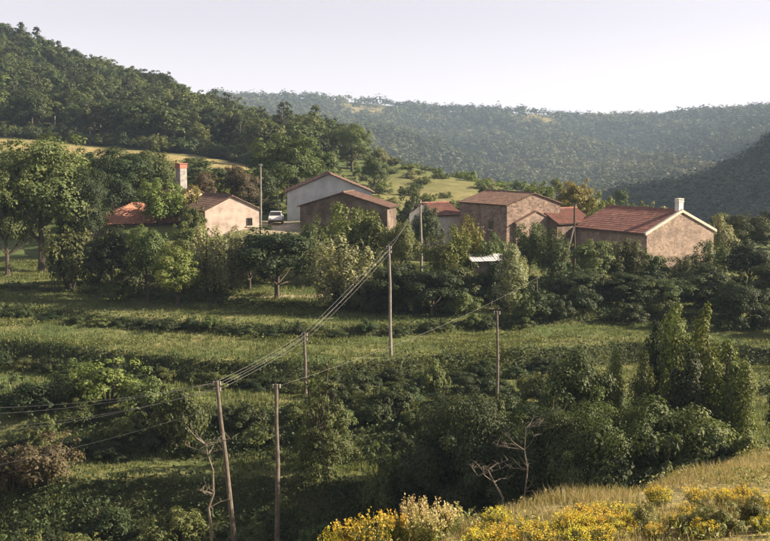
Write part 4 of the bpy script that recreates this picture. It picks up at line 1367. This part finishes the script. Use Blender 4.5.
# ------------------------------------------------------------------ grass
def blades(P, h, wd, lean, r, seg=1):
    n = len(P)
    a = r.uniform(0, 6.283, n)
    side = np.stack([np.cos(a), np.sin(a), np.zeros(n)], 1)
    la = r.uniform(0, 6.283, n)
    ln = np.stack([np.cos(la), np.sin(la), np.zeros(n)], 1) * (lean * h * r.rand(n))[:, None]
    up = np.array([0, 0, 1.0])
    if seg == 1:
        V = np.stack([P - side * wd[:, None] / 2, P + side * wd[:, None] / 2, P + up * h[:, None] + ln], 1).reshape(-1, 3)
        return V, None, np.arange(n * 3).reshape(n, 3)
    m = P + up * (h * .6)[:, None] + ln * .35
    V = np.stack([P - side * wd[:, None] / 2, P + side * wd[:, None] / 2, m + side * wd[:, None] * .35, m - side * wd[:, None] * .35, P + up * h[:, None] * .95 + ln], 1).reshape(-1, 3)
    b_ = np.arange(n) * 5
    return V, np.stack([b_, b_ + 1, b_ + 2, b_ + 3], 1), np.stack([b_ + 3, b_ + 2, b_ + 4], 1)


r = np.random.RandomState(21)
# terraces
n = 70000
Y_ = r.uniform(49.5, 106, n); X_ = r.uniform(-1, 1, n) * (0.40 * Y_)
dens = 0.55 + 0.6 * fbm(X_ / 5, Y_ / 3)
k = r.rand(n) < dens
X_, Y_ = X_[k], Y_[k]
# each tuft: four blades
X_ = np.repeat(X_, 4) + r.normal(0, .09, len(X_) * 4); Y_ = np.repeat(Y_, 4) + r.normal(0, .09, len(Y_) * 4)
Z_ = ground(X_, Y_) - 0.03
tall = 0.16 + 0.30 * np.clip(fbm(X_ / 4 + 9, Y_ / 4), 0, 1) + 0.10 * r.rand(len(X_))
V, Fq, Ft = blades(np.stack([X_, Y_, Z_], 1), tall, np.full(len(X_), .055), .6, r)
tag(link('meadow_grass', mesh_np('meadow_grass', V, Fq, Ft, M['grass_green'])), 'rough green grass covering the terraces', 'grass', kind='stuff')
# slope field grass under the wood and behind the houses is ground only
# foreground dry grass
n = 220000
Y_ = r.uniform(7, 27, n); X_ = r.uniform(-.30, .55, n) * Y_ + 0.3
yc = np.clip(13.6 + 1.05 * np.clip(X_, -25, 40), 6, 42)
k = (Y_ < yc + 3.0)
X_, Y_ = X_[k], Y_[k]
k = r.rand(len(X_)) < 0.45 + 1.1 * fbm(X_ / 1.2, Y_ / 1.2) + .5 * fbm(X_ / .3, Y_ / .3)
X_, Y_ = X_[k], Y_[k]
Z_ = ground(X_, Y_) - .02
h = (0.08 + 0.15 * r.rand(len(X_)) + 0.16 * np.clip(fbm(X_ / 1.5 + 3, Y_ / 1.5), 0, 1))
V, Fq, Ft = blades(np.stack([X_, Y_, Z_], 1), h, r.uniform(.005, .012, len(X_)), .8, r, seg=2)
tag(link('dry_grass', mesh_np('dry_grass', V, Fq, Ft, M['grass_dry'])), 'tall dry straw coloured grass on the near slope', 'grass', kind='stuff')

# low green weeds in the dry grass
n = 60000
Y_ = r.uniform(8, 24, n); X_ = r.uniform(-.2, .5, n) * Y_ + .3
k = (Y_ < np.clip(13.6 + 1.05 * X_, 6, 42) + 1.5) & (r.rand(n) < sstep(.05, .5, fbm(X_ / .9 + 7, Y_ / .9 + 3)))
X_, Y_ = X_[k], Y_[k]
P_ = np.stack([X_, Y_, ground(X_, Y_) + r.uniform(.02, .26, len(X_))], 1)
N_ = rdirs(r, len(X_)) + np.array([0, 0, .5]); N_ /= np.linalg.norm(N_, axis=1)[:, None]
L_ = r.uniform(.035, .085, len(X_))
V_, F_ = leaf_quads(P_, N_, L_, L_ * .45, r)
tag(link('slope_weeds', mesh_np('slope_weeds', V_, F_, mat=M['stalk'])), 'low green weeds growing through the dry grass', 'weeds', kind='stuff')

# ------------------------------------------------------------------ flowering plants on the near slope
def flower_proto(seed, H, Rr, stems, fl, bushy):
    r = np.random.RandomState(seed)
    mb = MB(); FP, FN = [], []; LP, LN = [], []
    for s in range(stems):
        a = r.uniform(0, 6.28); ro = Rr * math.sqrt(r.rand())
        base = Vector((math.cos(a) * ro * .3, math.sin(a) * ro * .3, -.05))
        top = Vector((math.cos(a) * ro, math.sin(a) * ro, H * r.uniform(.62, 1.0) * (1 - .25 * (ro / Rr) ** 2)))
        mid = base.lerp(top, .5) + Vector((0, 0, .06 * H))
        mb.tube([base, mid, top], [.009, .007, .003], 4, cap=False)
        for q in range(fl):
            t = 1 - 0.26 * r.rand() ** 1.5
            p_ = mid.lerp(top, (t - .5) * 2) + Vector(r.normal(0, .026, 3))
            FP.append(p_[:]); FN.append(r.normal(size=3) + np.array([0, 0, .8]))
        for q in range(bushy):
            t = r.uniform(.15, .85)
            p_ = base.lerp(top, t) + Vector(r.normal(0, .045, 3))
            LP.append(p_[:]); LN.append(r.normal(size=3) + np.array([0, 0, .6]))
    stem = mb.mesh('stem', M['stalk'])
    res = []
    for P, N, sz in ((FP, FN, .038), (LP, LN, .075)):
        P = np.array(P); N = np.array(N); N /= np.linalg.norm(N, axis=1)[:, None]
        L = sz * r.uniform(.7, 1.4, len(P))
        V, F = leaf_quads(P, N, L, L * (.75 if sz < .05 else .32), r)
        res.append(mesh_np('flowers' if sz < .05 else 'foliage', V, F))
    res[0].materials.append(M['flower_yellow']); res[1].materials.append(M['stalk'])
    return stem, res[0], res[1], H, Rr


FPR = [flower_proto(900 + k, .75, .42, 42, 14, 24) for k in range(4)]


def flower_bush(px, Y, top_py, width_px, flower, label, group, leaf='stalk'):
    f = foot(px, Y)
    h = max(.25, at(px, top_py, Y).z - f.z)
    st, fl, lf, H, Rr = FPR[rnd.randrange(4)]
    e = empty('flowering_plant', f, rnd.uniform(0, 6.28))
    s = width_px / FPX * Y / 2 / Rr
    e.scale = (s, s, h / H)
    link('stem', st, e)
    o = link('flowers', fl, e); set_mat(o, M[flower]); o['kind'] = 'stuff'
    o = link('foliage', lf, e); set_mat(o, M[leaf])
    tag(e, label, 'flower', group)


for px, Y, tp, wd in ((345, 13.2, 517, 44), (372, 13.0, 509, 50), (332, 13.0, 524, 30), (392, 13.3, 505, 36)):
    flower_bush(px, Y, tp, wd, 'flower_yellow', 'yellow flowering plant at the lower tip of the near slope', 'yellow plants at the tip of the slope')
for px, Y, tp, wd in ((412, 13.6, 492, 40), (436, 13.8, 493, 44), (450, 14.2, 500, 34), (425, 13.2, 503, 44)):
    flower_bush(px, Y, tp, wd, 'flower_cream', 'tall plant with cream flower heads on the near slope', 'cream headed plants')
for k in range(24):
    px = rnd.uniform(478, 625); Y = rnd.uniform(12.6, 15.0)
    f = foot(px, Y); py = proj(f)[1]
    flower_bush(px, Y, py - rnd.uniform(13, 28), rnd.uniform(26, 44), 'flower_yellow', 'yellow flowering plant in the large patch on the near slope', 'yellow plants of the large patch')
for k in range(22):
    px = rnd.uniform(620, 780); Y = rnd.uniform(12.6, 16.0)
    f = foot(px, Y); py = proj(f)[1]
    flower_bush(px, Y, py - rnd.uniform(12, 24), rnd.uniform(22, 36), 'flower_yellow', 'scattered yellow flowering plant among green weeds', 'scattered yellow plants')
flower_bush(727, 15.2, 487, 18, 'flower_yellow', 'tall orange yellow flower spike among the green weeds', None)
for k, (px, Y, hh, wd) in enumerate(((692, 13.2, 32, 50), (722, 13.0, 28, 44), (757, 13.4, 34, 44), (645, 13.6, 20, 36))):
    f = foot(px, Y)
    plant('bushfine', px, Y, proj(f)[1] - hh, wd, 'stalk', 'small green weed bush among the yellow flowers', 'green weed bushes', name='weed_bush')

# ------------------------------------------------------------------ haze
hz = MB(); hz.box(-2300, 2300, -160, 3450, -60, 142)
m, nt, out = new_mat('haze')
pv = nd(nt, 'ShaderNodeVolumePrincipled')
pv.inputs['Color'].default_value = (0.56, 0.75, 1.0, 1)
pv.inputs['Density'].default_value = 0.0002
pv.inputs['Anisotropy'].default_value = 0.1
nt.links.new(pv.outputs[0], out.inputs['Volume'])
ho = hz.build('haze', m)
tag(ho, 'thin blue evening haze filling the valley', 'haze', kind='stuff')
